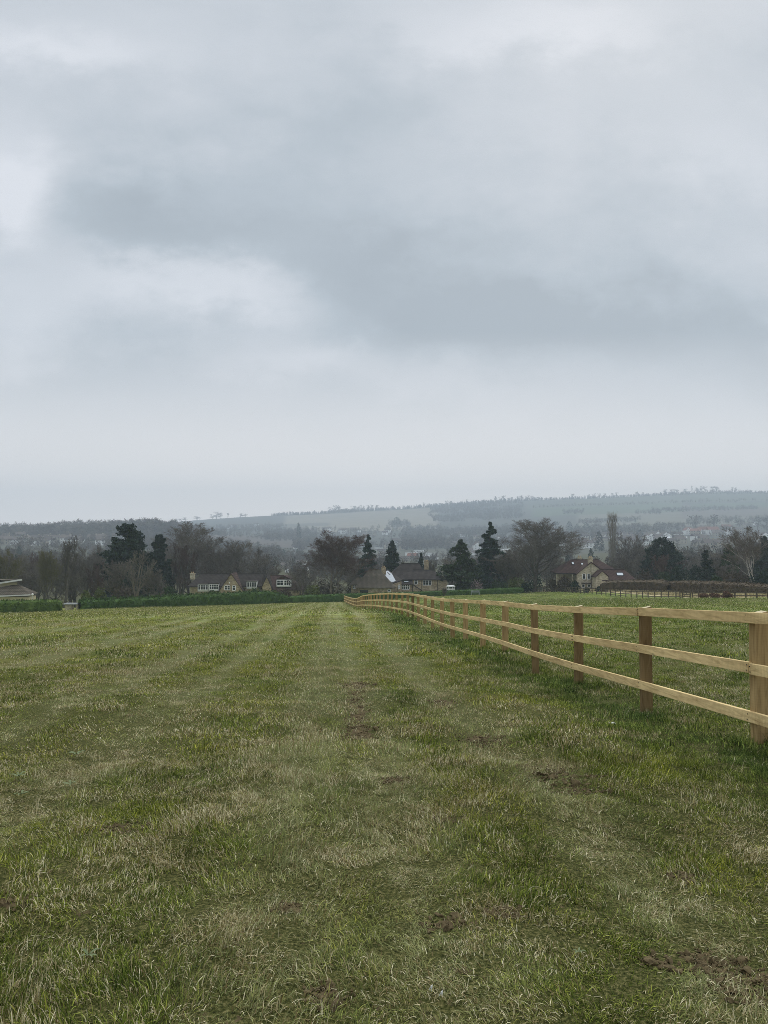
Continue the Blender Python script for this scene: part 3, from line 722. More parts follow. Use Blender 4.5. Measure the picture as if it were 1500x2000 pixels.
hedge([(1181, 158, 1139), (1186, 157, 1133), (1205, 156, 1131.5), (1250, 152, 1131), (1290, 148, 1130.5), (1301, 147, 1132), (1306, 146.5, 1137)], 'clipped brown beech hedge right of the low garage wing', M['leaf_beech'], 3.0, .16, 24, .12, roundness=.6)
hedge([(1308, 150, 1134), (1350, 140, 1132.5), (1400, 130, 1134), (1450, 119, 1137), (1500, 108, 1140), (1560, 98, 1143)], 'long brown clipped hedge behind the bramble grown fence', M['leaf_beech'], 2.4, .15, 24, .1, roundness=.5)

# ------------------------------------------------------------------ trees
UP = np.array([0, 0, 1.0])
def bare_tree(seed, H, W, px, D, label, twig='twig_brown', bark='bark_dark', base_py=None, levels=4, n1=11, up=.12, wob=.2, spread=.75, fork=1, clear=.18, droop=0, tw=.03, dens=1.0, group=None, name='bare_tree', lean=0, loc=None, asbuild=False, r0=None):
    r = np.random.default_rng(seed)
    br = []
    rs = random.Random(seed); G = rs.gauss; sq = math.sqrt
    def grow(p, d, L, rad, lev):
        n = 5 if lev == 0 else 4 if lev < 3 else 3
        pts = [p]; ds = [d]; g = up if lev < 3 else up*.6-droop; wo = wob*(1 if lev else .4); st = L/n
        x, y, z = d; px_, py_, pz_ = p
        for i in range(n):
            x += G(0, wo); y += G(0, wo); z += G(0, wo)+g
            m = 1/(sq(x*x+y*y+z*z)+1e-9); x *= m; y *= m; z *= m
            px_ += x*st; py_ += y*st; pz_ += z*st
            pts.append((px_, py_, pz_)); ds.append((x, y, z))
        br.append((lev, pts, rad, rad*(.45 if lev == 0 else .3), n))
        if lev >= levels: return
        nc = {0: max(5, n1*fork**-.55), 1: 7*fork**-.2, 2: 6, 3: 5}[lev]
        nc = max(2, int(nc*(dens if lev > 1 else 1)+.5))
        az = rs.uniform(0, 6.28)
        for c in range(nc):
            t = (clear+(1-clear)*(c+.6)/nc) if lev == 0 else (.2+.8*(c+.8)/nc)
            t = min(.999, t); k = t*n; i0 = int(k); f = k-i0
            A = pts[i0]; B = pts[i0+1]; q = (A[0]+(B[0]-A[0])*f, A[1]+(B[1]-A[1])*f, A[2]+(B[2]-A[2])*f)
            x, y, z = ds[i0+1]
            az += 2.4+G(0, .4)
            ax, ay, az_ = y*.9-z*.2, z*.3-x*.9, x*.2-y*.3
            m = 1/(sq(ax*ax+ay*ay+az_*az_)+1e-9); ax *= m; ay *= m; az_ *= m
            bx, by, bz = y*az_-z*ay, z*ax-x*az_, x*ay-y*ax
            ang = spread*rs.uniform(.7, 1.2)*(1-.3*t if lev == 0 else .85)
            ca, sa = math.cos(ang), math.sin(ang); c1, s1 = math.cos(az)*sa, math.sin(az)*sa
            nd = (x*ca+ax*c1+bx*s1, y*ca+ay*c1+by*s1, z*ca+az_*c1+bz*s1)
            l2 = L*({0: .62, 1: .6, 2: .6, 3: .62}.get(lev, .5))*(1.12-.55*t)*rs.uniform(.8, 1.15)
            grow(q, nd, l2, rad*(1-.6*t)*.55, lev+1)
    for s in range(fork):
        d0 = np.array([r.normal()*.12*(fork > 1)*2+lean, r.normal()*.1*(fork > 1), 1]); d0 /= np.linalg.norm(d0)
        grow((0., 0., 0.), tuple(d0), 1.0, .035*(1 if fork == 1 else .75), 0)
    tips = np.array([q for b in br for q in b[1]])
    zt = np.percentile(tips[:, 2], 99.7); wt = max(1e-3, np.percentile(np.abs(tips[:, 0]), 95)); wy = max(1e-3, np.percentile(np.abs(tips[:, 1]), 95))
    S = np.array([W/wt, W/wy, H/zt])
    mt = MB(); RS = (r0/.035) if r0 else H*.62
    byn = {}
    for lev, pts, ra, rb, n in br:
        if lev <= 1:
            mt.tube(np.array(pts)*S+np.array([0, 0, -.15 if lev == 0 else 0]), np.maximum(np.linspace(ra, rb, n+1)*RS, .035), 6 if lev == 0 else 4)
        else: byn.setdefault((lev, n), []).append((pts, ra, rb))
    V = []; Tq = []; nv = 0
    for (lev, n), L_ in byn.items():
        q = np.array([a[0] for a in L_])*S; ra = np.array([a[1] for a in L_]); rb = np.array([a[2] for a in L_])
        t = np.linspace(0, 1, n+1); wd = (ra[:, None]*(1-t)+rb[:, None]*t)*RS
        wd = np.maximum(wd, tw if lev == 2 else tw*.62); wd[:, -1] *= .4
        dirs = np.gradient(q, axis=1); a_ = np.cross(dirs, r.normal(size=(len(q), 1, 3))); a_ /= np.linalg.norm(a_, axis=2)[..., None]+1e-9
        A = q+a_*wd[..., None]*.75; B = q-a_*wd[..., None]*.75
        V.append(np.stack([A, B], 2).reshape(-1, 3))
        base = nv+np.arange(len(q))[:, None]*(2*(n+1))+2*np.arange(n)[None]
        Tq.append(np.stack([base, base+1, base+3, base+2], -1).reshape(-1, 4)); nv += len(q)*2*(n+1)
    V = np.concatenate(V); Tq = np.concatenate(Tq)
    if loc is None:
        x = direc(px, 1000)[0]*D; loc = (x, D, gz(x, D))
    e = empty(name, loc, 0, label, 'tree', group)
    tr = mt.build('trunk', M[bark], e)
    link('crown', fast_mesh('crown', V, Tq, M[twig]), e)
    return e
def zh(px, top, D, base=None):
    """height of a thing at px,D whose tip shows at row top"""
    x = direc(px, 1000)[0]*D; return CZ+direc(px, top)[1]*D-gz(x, D)
def T(px, top, hw, D, label, **k):
    H = zh(px, top, D); W = hw/F*D
    return bare_tree(int(px*3+top), H, W*1.12, px, D, label, **k)

T(8, 1064, 26, 150, 'low olive brown bare thicket tree behind the cream bungalow', twig='twig_olive', n1=12, fork=3, clear=.05, tw=.045, dens=1.2)
T(55, 1084, 32, 175, 'rounded grey brown bare tree right of the bungalow roof', twig='twig_brown', fork=3, clear=.05, dens=1.1, tw=.045)
T(97, 1074, 16, 150, 'narrow olive yellow willow beside the tall spindly dark tree', twig='twig_olive', fork=2, up=.3, spread=.5, clear=.05, dens=1.2, tw=.045)
T(127, 1045, 17, 152, 'tall spindly dark bare tree with knobbly upright branches above the hedge gap', twig='bark_dark', up=.3, spread=.55, n1=12, wob=.3, clear=.3, dens=.7, tw=.05)
T(150, 1080, 22, 160, 'grey bare tree just right of the hedge gap', twig='twig_grey', fork=3, clear=.05, up=.3, spread=.5, dens=1.1, tw=.04)
T(180, 1066, 27, 185, 'pale brown feathery bare tree left of the big dark cedar', twig='twig_brown', fork=3, up=.22, clear=.08, dens=1.2, tw=.045)
T(30, 1088, 28, 200, 'dim bare tree furthest behind the cream bungalow', twig='twig_brown', fork=3, clear=.05, dens=1.2, tw=.05)
T(268, 1074, 28, 146, 'pale grey spreading bare tree in front of the big dark cedar', twig='twig_grey', bark='bark_tan', fork=3, spread=.7, clear=.1, dens=.8, tw=.035)
T(228, 1094, 26, 148, 'low brown bare tree at the foot of the big dark cedar', twig='twig_brown', fork=3, clear=.03, dens=1.2, tw=.045)
T(310, 1112, 24, 150, 'low wide bare tree between the big dark cedar and the dormer house', twig='twig_brown', fork=3, clear=.03, dens=1.2, tw=.045)
T(374, 1020, 58, 190, 'largest brown bare tree rising behind the house with the stone gable', twig='twig_brown', fork=2, up=.26, spread=.62, n1=15, dens=1.7, tw=.05, clear=.1)
T(352, 1062, 26, 180, 'reddish brown dense bare tree left of the largest bare tree', twig='twig_red', fork=3, up=.2, clear=.05, dens=1.3, tw=.05)
T(420, 1078, 24, 200, 'thin bare tree between the largest bare tree and the round one', twig='twig_brown', fork=2, up=.2, dens=1., tw=.045)
T(480, 1057, 44, 192, 'round headed grey bare tree behind the tiled roof ridge', twig='twig_grey', bark='bark_dark', fork=4, up=.12, spread=.55, n1=13, dens=1.6, tw=.05, clear=.2)
T(648, 1037, 50, 176, 'broad birch with tan forked trunk and reddish brown twigs beside the centre house', twig='twig_red', bark='bark_tan', fork=2, up=.18, spread=.68, n1=20, dens=2.0, tw=.034, clear=.15, r0=.28, droop=.1)
T(585, 1118, 26, 165, 'low bare bush tree at the left foot of the broad birch', twig='twig_brown', fork=4, clear=.03, dens=1.1, tw=.04)
T(700, 1118, 24, 205, 'low thin bare tree behind the left roof of the centre house', twig='twig_brown', fork=4, clear=.03, dens=1.1, tw=.04)
T(1042, 1014, 62, 178, 'wide spreading bare tree with dark trunk at the right end of the clipped hedge', twig='twig_brown', fork=1, up=.2, spread=.66, n1=22, dens=1.9, tw=.036, clear=.18, r0=.42)
T(993, 1075, 26, 186, 'dense brown bare tree between the tall cedar and the wide spreading tree', twig='twig_brown', fork=3, clear=.05, dens=1.3, tw=.05)
T(1018, 1098, 24, 190, 'low brown thicket tree left of the wide spreading trunk', twig='twig_brown', fork=4, clear=.02, dens=1.2, tw=.05)
T(1236, 1040, 24, 235, 'bare tree right of the tall pale poplar', twig='twig_brown', fork=2, up=.25, spread=.5, dens=1.2, tw=.05)
T(1262, 1062, 20, 215, 'smaller bare tree left of the rounded evergreen', twig='twig_brown', fork=3, up=.25, spread=.5, dens=1.2, tw=.05)
T(1220, 1085, 22, 200, 'low grey bare tree behind the garage roof', twig='twig_brown', fork=4, up=.2, dens=1.3, tw=.05, clear=.05)
T(1294, 1080, 18, 175, 'pinkish brown thin bare tree in front of the rounded evergreen', twig='twig_red', bark='bark_tan', fork=2, up=.2, dens=1., tw=.04)
T(1470, 1028, 42, 150, 'white trunked birch with long pale forking limbs near the far fence end', twig='twig_brown', bark='bark_birch', fork=2, up=.2, spread=.6, n1=11, dens=1.5, tw=.035, clear=.25, r0=.17)
T(1410, 1100, 20, 165, 'low brown bare tree left of the white trunked birch', twig='twig_brown', fork=4, clear=.03, dens=1.2, tw=.04)
T(866, 1148, 5, 156, 'tiny grey sapling standing in front of the clipped hedge', twig='twig_grey', fork=3, clear=.02, up=.3, spread=.3, dens=.8, tw=.02)

THICK = []
for px, top, D in [(-20, 1078, 190), (14, 1086, 182), (38, 1080, 176), (72, 1078, 190), (88, 1090, 170), (110, 1084, 185), (140, 1072, 186), (160, 1086, 176), (205, 1074, 196), (196, 1096, 160), (75, 1100, 158), (38, 1104, 155), (140, 1108, 158), (290, 1090, 200), (340, 1080, 205), (405, 1062, 215), (440, 1074, 205), (520, 1082, 212), (545, 1098, 206)]:
    THICK.append((px, top, D, 'leafless grey brown tree in the thicket behind the left hedges', 'bare trees in the thicket behind the left hedges'))
for px, top, D in [(845, 1092, 225), (880, 1090, 230), (1000, 1072, 215), (1075, 1082, 214), (1095, 1090, 222), (1215, 1070, 235), (1250, 1084, 228), (1275, 1088, 222), (1320, 1086, 215), (1350, 1088, 222), (1400, 1080, 225), (1440, 1076, 215), (1455, 1085, 200), (1500, 1062, 205), (1525, 1068, 190), (690, 1088, 228), (600, 1098, 200)]:
    THICK.append((px, top, D, 'leafless brown tree in the thicket behind the houses and the brown hedges', 'bare trees in the thicket behind the right hedges'))
SRC = [o for o in bpy.data.objects if o.get('category') == 'tree' and o.children and not o.parent]
SRC = [o for o in SRC if any(w in o['label'] for w in ('rounded grey', 'pale brown feathery', 'dense brown', 'grey bare tree just', 'reddish brown dense', 'thin bare tree between'))]
for i, (px, top, D, lb, gp) in enumerate(THICK):
    so_ = SRC[i % len(SRC)]; hh0 = max(v.co.z for v in so_.children[0].data.vertices); H = zh(px, top, D)
    c = copy_tree(so_); x = direc(px, 1000)[0]*D; c.location = (x, D, gz(x, D)); f = H/hh0; c.scale = (f*random.uniform(.95, 1.3), f*random.uniform(.95, 1.3), f)
    c.rotation_euler.z = random.uniform(0, 6.28); c['label'] = lb; c['group'] = gp

def conifer(px, top, hw, D, label, mat='needle_dark', layers=14, dens=90, open_=0.0, droop=.25, clear=.06, leaf=.28, power=.8, twin=0, tilt=0, group=None, ragged=.2, name='conifer_tree', top_flat=0, loc=None, H=None, W=None, seed=None):
    r = np.random.default_rng(seed if seed is not None else int(px*7+top))
    if H is None: H = zh(px, top, D); W = hw/F*D*1.28
    C = []; S = []; mb = MB()
    mb.tube([(0, 0, -.2), (0, 0, H*.5), (r.normal()*.1, 0, H*.97)], [H*.028, H*.017, .03], 6)
    for L in range(layers):
        f = (L+.5)/layers; z = H*(clear+(1-clear)*f)
        prof = (1-f)**power if not top_flat else min(1, ((1-f)*1.9)**.6)
        if f < .12: prof *= .75+f*2
        nb_ = int(5+5*prof+r.integers(0, 3))
        for b in range(nb_):
            az = r.uniform(0, 6.28); z = H*(clear+(1-clear)*min(.97, f+r.normal()*.38/layers)); Lb = W*prof*r.uniform(1-ragged*1.6, 1+ragged*.5)
            if Lb < .15: Lb = .15
            n = max(6, int(dens*.5*Lb**.9/W**.1+9))
            t = np.sqrt(r.uniform(.02, 1, n)); up_ = .12*Lb
            zz = z+up_*np.sin(t*2)-droop*Lb*t**2+r.normal(size=n)*(.07+.28*(1-open_))*min(1, H/12)
            side = r.normal(size=n)*(.10+.16*t)*Lb*.8
            x = np.cos(az)*t*Lb-np.sin(az)*side; y = np.sin(az)*t*Lb+np.cos(az)*side
            C.append(np.stack([x, y, zz], 1)); S.append(np.full(n, leaf)*r.uniform(.6, 1.3, n))
            if L % 2 == 0 and b % 2 == 0: mb.tube([(0, 0, z), (math.cos(az)*Lb*.8, math.sin(az)*Lb*.8, z+up_*.9-droop*Lb*.6)], [.07, .02], 3)
    C.append(np.stack([r.normal(size=12)*.08, r.normal(size=12)*.08, H*np.linspace(.93, 1, 12)], 1)); S.append(np.full(12, leaf*.7))
    C = np.concatenate(C); S = np.concatenate(S); V, Tt = tris(C, S, r, flat=.35+.3*open_)
    if loc is None:
        x = direc(px, 1000)[0]*D; loc = (x, D, gz(x, D))
    e = empty(name, loc, 0, label, 'tree', group)
    mb.build('trunk', M['bark_dark'], e); link('crown', fast_mesh('crown', V, Tt, M[mat]), e)
    return e
conifer(250, 1025, 56, 172, 'big broad dark cedar with spiky top left of the dormer house', 'needle_dark', 15, 110, .45, -.2, .03, .46, .52, ragged=.36)
conifer(312, 1046, 24, 178, 'smaller dark cedar tucked against the right of the big one', 'needle_dark', 13, 100, .4, -.1, .03, .42, .45, ragged=.35)
conifer(719, 1044, 24, 205, 'open layered cedar between the broad birch and the round dark pine', 'needle_blue', 15, 130, .7, .2, .02, .34, .78, ragged=.35)
conifer(766, 1058, 21, 215, 'compact dark conical pine behind the centre house roof', 'needle_dark', 14, 60, 0, .05, .03, .38, .62, ragged=.15)
conifer(822, 1081, 10, 225, 'smallest dark conifer tip beside the right chimney of the centre house', 'needle_dark', 9, 60, 0, .05, .03, .36, .7, ragged=.15)
conifer(900, 1054, 42, 186, 'broad dense green fir right of the centre house', 'needle_green', 14, 75, .5, .12, .01, .36, .68, ragged=.34)
conifer(957, 1019, 34, 190, 'tallest layered blue green cedar with tiered drooping branches', 'needle_blue', 17, 150, .7, .16, .02, .36, .74, ragged=.42)
conifer(985, 1082, 22, 198, 'low dark conifer filling behind the tallest layered cedar', 'needle_dark', 10, 50, 0, .1, .01, .4, .6)
conifer(1292, 1052, 33, 205, 'rounded dark evergreen with domed head right of the poplar', 'needle_dark', 12, 55, 0, 0, .02, .42, .42, ragged=.2, top_flat=1)
conifer(1378, 1076, 16, 165, 'dark monkey puzzle like evergreen with curling top branches', 'needle_dark', 9, 40, .6, -.15, .1, .32, .6, ragged=.3)
conifer(1424, 1064, 20, 172, 'dark green conifer left of the white trunked birch', 'needle_green', 12, 50, .2, .1, .02, .36, .6)
conifer(1490, 1050, 26, 190, 'dark evergreen directly behind the white trunked birch', 'needle_dark', 12, 50, .1, .05, .02, .4, .55)

# poplar
def poplar(px, top, hw, D, label):
    r = np.random.default_rng(5); H = zh(px, top, D); W = hw/F*D; mb = MB(); V = []; Tq = []; nv = 0
    mb.tube([(0, 0, -.2), (0, 0, H*.6), (0, 0, H*.97)], [.45, .2, .04], 6)
    for st in (-.35, .35):
        mb.tube([(0, 0, H*.3), (st*W, 0, H*.6), (st*W*1.1, 0, H*.95)], [.2, .12, .03], 5)
    for i in range(1300):
        z = H*r.uniform(.1, .93); f = z/H; az = r.uniform(0, 6.28); rr = W*(.55+.5*math.sin(min(1, f*1.2)*2.4))*r.uniform(.1, .85)
        if f > .85: rr *= .7
        cx = (W*.38*(1 if r.random() < .5 else -1))*min(1, f*1.6)*(.6+.4*(f > .7)); L = H*r.uniform(.05, .11)
        p0 = np.array([cx+rr*math.cos(az)*.6, rr*math.sin(az), z]); p1 = p0+np.array([math.cos(az)*L*.22, math.sin(az)*L*.22, L])
        a = np.array([math.sin(az+r.normal()), -math.cos(az), 0])*.05
        V += [p0-a, p0+a, p1+a*.3, p1-a*.3]; Tq.append((nv, nv+1, nv+2, nv+3)); nv += 4
    x = direc(px, 1000)[0]*D; e = empty('poplar_tree', (x, D, gz(x, D)), 0, label, 'tree')
    mb.build('trunk', M['bark_tan'], e); link('crown', fast_mesh('crown', np.array(V), np.array(Tq), M['twig_pale']), e)
poplar(1196, 1001, 12, 300, 'tall narrow pale poplar with a double tip behind the right hand house')

# shrubs
def shrub(px, top, hw, D, label, mat, leaf=.16, n=700, group=None, name='shrub', sy=1.0, lobes=5, cat='shrub', stem='bark_dark'):
    r = np.random.default_rng(int(px*11+top)); H = max(.5, zh(px, top, D)); W = hw/F*D
    C = []
    for l in range(lobes):
        c = np.array([r.uniform(-.5, .5)*W, r.uniform(-.4, .4)*W*sy, H*r.uniform(.35, .62)]); rad = np.array([W*.58, W*.55*sy, H*.42])*r.uniform(.7, 1.05)
        d = r.normal(size=(n//lobes, 3)); d /= np.linalg.norm(d, axis=1)[:, None]
        C.append(c+d*rad*(r.uniform(.35, 1.05, (n//lobes, 1))**.5))
    C.append(np.stack([r.uniform(-W*.8, W*.8, n//4), r.uniform(-W*.6, W*.6, n//4)*sy, H*r.uniform(0, .5, n//4)], 1))
    C = np.concatenate(C); C[:, 2] = np.clip(C[:, 2], 0.02, H)
    V, Tt = tris(C, leaf*r.uniform(.6, 1.4, len(C)), r)
    x = direc(px, 1000)[0]*D; e = empty(name, (x, D, gz(x, D)), 0, label, cat, group)
    mb = MB()
    for a in range(5):
        q = a*1.256; mb.tube([(math.cos(q)*.08, math.sin(q)*.08, -.05), (math.cos(q)*W*.4, math.sin(q)*W*.35, H*.6)], [.05, .02], 4)
    mb.build('stems', M[stem], e); link('foliage', fast_mesh('foliage', V, Tt, M[mat]), e)
    return e
shrub(172, 1152, 14, 122, 'yellow green shrub just behind the start of the tall shaggy hedge', 'leaf_olive', .18, 700)
shrub(198, 1146, 12, 128, 'brighter olive shrub second along behind the shaggy hedge', 'leaf_olive', .18, 700)
shrub(250, 1142, 30, 138, 'wide dark brown undergrowth bush beneath the big dark cedar', 'leaf_brown', .22, 1200)
shrub(335, 1138, 16, 148, 'dark rounded bush left of the dormer house wall', 'bush_dark', .2, 700)
shrub(418, 1149, 13, 146, 'small dark bush below the long dormer window', 'bush_dark', .18, 500)
shrub(497, 1146, 15, 150, 'dark leafy bush below the right strip window of the gabled house', 'bush_dark', .18, 600)
shrub(543, 1147, 28, 150, 'brown twiggy bush in front of the house with the white dormer', 'leaf_brown', .2, 1000)
shrub(612, 1138, 22, 160, 'olive green bush left of the birch trunk', 'leaf_olive', .2, 900)
shrub(640, 1128, 34, 182, 'dark brown mass of bush behind the birch trunk', 'leaf_brown', .24, 1300)
shrub(690, 1132, 20, 184, 'dark bush between the birch and the centre house', 'leaf_brown', .22, 900)
shrub(932, 1127, 15, 172, 'pink blossoming magnolia bush above the clipped hedge', 'blossom', .10, 420)
shrub(975, 1128, 17, 175, 'dark glossy shrub right of the pink blossom', 'needle_green', .2, 800)
shrub(1005, 1126, 24, 178, 'light green leafy shrub at the end of the clipped hedge', 'leaf_olive', .18, 1200)
shrub(1028, 1134, 14, 172, 'dark shrub against the base of the wide spreading tree', 'needle_dark', .2, 600)
shrub(1078, 1128, 20, 170, 'dark brown rounded shrub left of the right hand house', 'leaf_brown', .2, 900)
shrub(1106, 1124, 20, 165, 'clipped brown shrub mass below the car port eaves', 'leaf_brown', .2, 1000)
shrub(1123, 1131, 12, 160, 'dark evergreen shrub beside the stone wall of the right hand house', 'needle_dark', .18, 600)
shrub(1145, 1146, 8, 158, 'small dark bush below the porch window', 'needle_dark', .16, 300)
shrub(1168, 1144, 9, 158, 'small dark bush below the garage gable', 'needle_dark', .16, 300)
for i, (px, top, hw, D, m_, lb) in enumerate([(1330, 1104, 26, 168, 'needle_dark', 'dark evergreen shrub below the rounded evergreen'), (1362, 1096, 22, 170, 'needle_dark', 'dark shrub left of the monkey puzzle like tree'),
        (1395, 1098, 20, 168, 'needle_dark', 'dark shrub right of the monkey puzzle like tree'), (1268, 1108, 26, 175, 'leaf_brown', 'brown bush behind the beech hedge start'), (1300, 1112, 22, 170, 'needle_green', 'dark green bush behind the middle of the beech hedge'),
        (1400, 1124, 14, 140, 'needle_green', 'small round green bush just above the long brown hedge'), (1440, 1116, 24, 150, 'leaf_brown', 'brown bush under the white trunked birch'), (1490, 1108, 26, 145, 'needle_dark', 'dark bush at the foot of the birch by the field edge')]):
    shrub(px, top, hw, D, lb, m_, .22, 1100)
for px, top, hw, D, lb in [(1372, 1157, 11, 112, 'reddish bramble clump at the left of the overgrown fence'), (1395, 1158, 12, 108, 'middle reddish bramble clump under the fence rails'), (1419, 1153, 12, 103, 'taller tangled bramble clump standing through the fence rails')]:
    shrub(px, top, hw, D, lb, 'bramble', .10, 700, name='bramble_bush', stem='bark_tan', group='brambles in the dark fence')

# ------------------------------------------------------------------ houses
def window(parent, c, w, h, n=2, frame='white_paint', depth=.08, nrm=(0, -1, 0), label=None, bars=True, t=.085):
    """frame with mullions + glass, centred at c (parent-local handled by build)"""
    nv = Vector(nrm).normalized(); sd = Vector((0, 0, 1)).cross(nv).normalized(); up = Vector((0, 0, 1)); c = Vector(c)
    mb = MB()
    def bar(a, b, wd):
        mb.beam(c+sd*a[0]+up*a[1]+nv*.05, c+sd*b[0]+up*b[1]+nv*.05, wd, .1, up=nv)
    bar((-w/2, -h/2), (w/2, -h/2), t*1.5); bar((-w/2, h/2), (w/2, h/2), t)
    bar((-w/2, -h/2+t*.7), (-w/2, h/2-t*.5), t*1.2); bar((w/2, -h/2+t*.7), (w/2, h/2-t*.5), t*1.2)
    for i in range(1, n): q = -w/2+w*i/n; bar((q, -h/2+t*.7), (q, h/2-t*.5), t)
    if bars:
        for i in range(n):
            q0 = -w/2+w*i/n; q1 = q0+w/n; bar((q0+t*.6, h*.12), (q1-t*.6, h*.12), t*.5)
    f = mb.build('window', M[frame], parent)
    g = MB(); g.prism([c-sd*(w/2-.02)-up*(h/2-.02)+nv*.012, c+sd*(w/2-.02)-up*(h/2-.02)+nv*.012, c+sd*(w/2-.02)+up*(h/2-.02)+nv*.012, c-sd*(w/2-.02)+up*(h/2-.02)+nv*.012], nv*.02)
    gp = g.build('pane', M['glass'], parent); gp.parent = f
    return f
def chimney(parent, x, y, z0, z1, w=.7, d=.6, mat='stone', pots=2):
    mb = MB(); mb.box((x-w/2, y-d/2, z0), (x+w/2, y+d/2, z1)); mb.box((x-w/2-.06, y-d/2-.06, z1+.003), (x+w/2+.06, y+d/2+.06, z1+.12))
    c = mb.build('chimney', M[mat], parent)
    for i in range(pots):
        q = MB(); xx = x+(i-(pots-1)/2)*.35; q.tube([(xx, y, z1+.12), (xx, y, z1+.45)], [.12, .10], 8); po = q.build('chimney_pot', M['pot'], parent); po.parent = c
def hip_roof(parent, x0, x1, y0, y1, ze, zr, hipl, hipr, mat, oh=.35, t=.16, name='roof'):
    """ridge along x; hipl / hipr = inset of ridge ends (0 = gable)"""
    x0 -= oh; x1 += oh; y0 -= oh; y1 += oh; ym = (y0+y1)/2
    A = [(x0, y0, ze), (x1, y0, ze), (x1, y1, ze), (x0, y1, ze)]; r0 = (x0+hipl, ym, zr); r1 = (x1-hipr, ym, zr)
    V = A+[r0, r1]+[(a, b, c-t) for a, b, c in A]
    Fc = [(0, 1, 5, 4), (2, 3, 4, 5), (1, 2, 5), (3, 0, 4), (9, 8, 7, 6), (0, 6, 7, 1), (1, 7, 8, 2), (2, 8, 9, 3), (3, 9, 6, 0)]
    mb = MB(); mb.add(V, Fc)
    mb.beam((r0[0], ym, zr+.04), (r1[0], ym, zr+.04), .25, .1)
    return mb.build(name, M[mat], parent)
def gable_y(parent, x0, x1, y0, y1, z0, ze, za, wall, roof, oh=.3, t=.16, barge=None):
    """block whose gable end faces the viewer (ridge along y)"""
    xm = (x0+x1)/2
    mb = MB(); mb.prism([(x0, y0, z0), (x1, y0, z0), (x1, y0, ze), (xm, y0, za), (x0, y0, ze)], (0, y1-y0, 0)); mb.build('wall', M[wall], parent)
    s = (za-ze)/(xm-x0)
    r = MB()
    for sg in (-1, 1):
        e = xm+sg*((xm-x0)+oh); zE = za-s*((xm-x0)+oh)
        r.prism([(xm, y0-oh, za+.02), (e, y0-oh, zE+.02), (e, y0-oh, zE+.02+t), (xm, y0-oh, za+.02+t)], (0, y1-y0+2*oh, 0))
    r.build('roof', M[roof], parent)
    if barge:
        b = MB()
        for sg in (-1, 1):
            e = xm+sg*((xm-x0)+oh); zE = za-s*((xm-x0)+oh)
            b.beam((xm, y0-oh-.03, za+.08), (e, y0-oh-.03, zE+.08), .05, .2)
        b.build('bargeboard', M[barge], parent)
def X(px, D): return direc(px, 1000)[0]*D
def Z(py, D): return CZ+direc(750, py)[1]*D
def wallbox(parent, x0, x1, y0, y1, z0, z1, mat, name='wall'):
    mb = MB(); mb.box((x0, y0, z0), (x1, y1, z1)); return mb.build(name, M[mat], parent)
def skylight(parent, c, w, h, slope, mat='solar'):
    c = Vector(c); up = Vector((0, math.cos(slope), math.sin(slope))); n = Vector((0, -math.sin(slope), math.cos(slope))); sx = Vector((1, 0, 0))
    mb = MB(); mb.prism([c-sx*w/2-up*h/2, c+sx*w/2-up*h/2, c+sx*w/2+up*h/2, c-sx*w/2+up*h/2], n*.08); s = mb.build('skylight', M[mat], parent)
    f = MB()
    for a, b in (((-1, -1), (1, -1)), ((1, -1), (1, 1)), ((1, 1), (-1, 1)), ((-1, 1), (-1, -1))):
        f.beam(c+sx*a[0]*w/2+up*a[1]*h/2+n*.06, c+sx*b[0]*w/2+up*b[1]*h/2+n*.06, .07, .1)
    q = f.build('skylight_frame', M['black'], parent); q.parent = s
def pipe(parent, x, y, z0, z1):
    mb = MB(); mb.tube([(x, y, z0), (x, y, z1)], [.05, .05], 6); mb.build('downpipe', M['black'], parent)
def house(name, x, y, label):
    e = empty(name, (x, y, gz(x, y)), 0, label, 'house'); e['_o'] = tuple(e.location); return e

# centre house ------------------------------------------------------
D = 184.0
h = house('stone_house', X(830, D), D, 'large tan stone house with dark tiled roofs, skylights and a pale glass roof slope')
zg = gz(X(830, D), D)-1.0
ze = Z(1131.5, D); zr1 = Z(1101, D+4); zr2 = Z(1113.5, D+3)
wallbox(h, X(806, D), X(872, D), D, D+8, zg, ze-.02, 'stone')
hip_roof(h, X(770, D), X(871, D), D, D+7, ze, zr2, 5, 3.2, 'tile_dark')
hip_roof(h, X(757, D), X(834, D), D+1.2, D+10, ze+.2, zr1, 3.6, 1.8, 'tile_dark', oh=.2)
wallbox(h, X(760, D), X(806, D)-.01, D+1.5, D+9.6, zg, ze+.05, 'stone')
chimney(h, X(833, D+6), D+7.2, Z(1118, D+6), Z(1097, D+6), 1.1, .8, 'stone', 3)
window(h, (X(834, D), D, Z(1138, D)), 1.95, 1.15, 3)
window(h, (X(812, D), D, Z(1137, D)), .75, .95, 1)
pipe(h, X(823.5, D), D-.07, zg, ze-.15); pipe(h, X(854, D), D-.07, zg, ze-.15)
sl = math.atan2(zr1-ze-.2, 4.6); skylight(h, (X(813.5, D+2.6), D+2.35, Z(1123, D+2.4)+.12), .95, 1.1, sl)
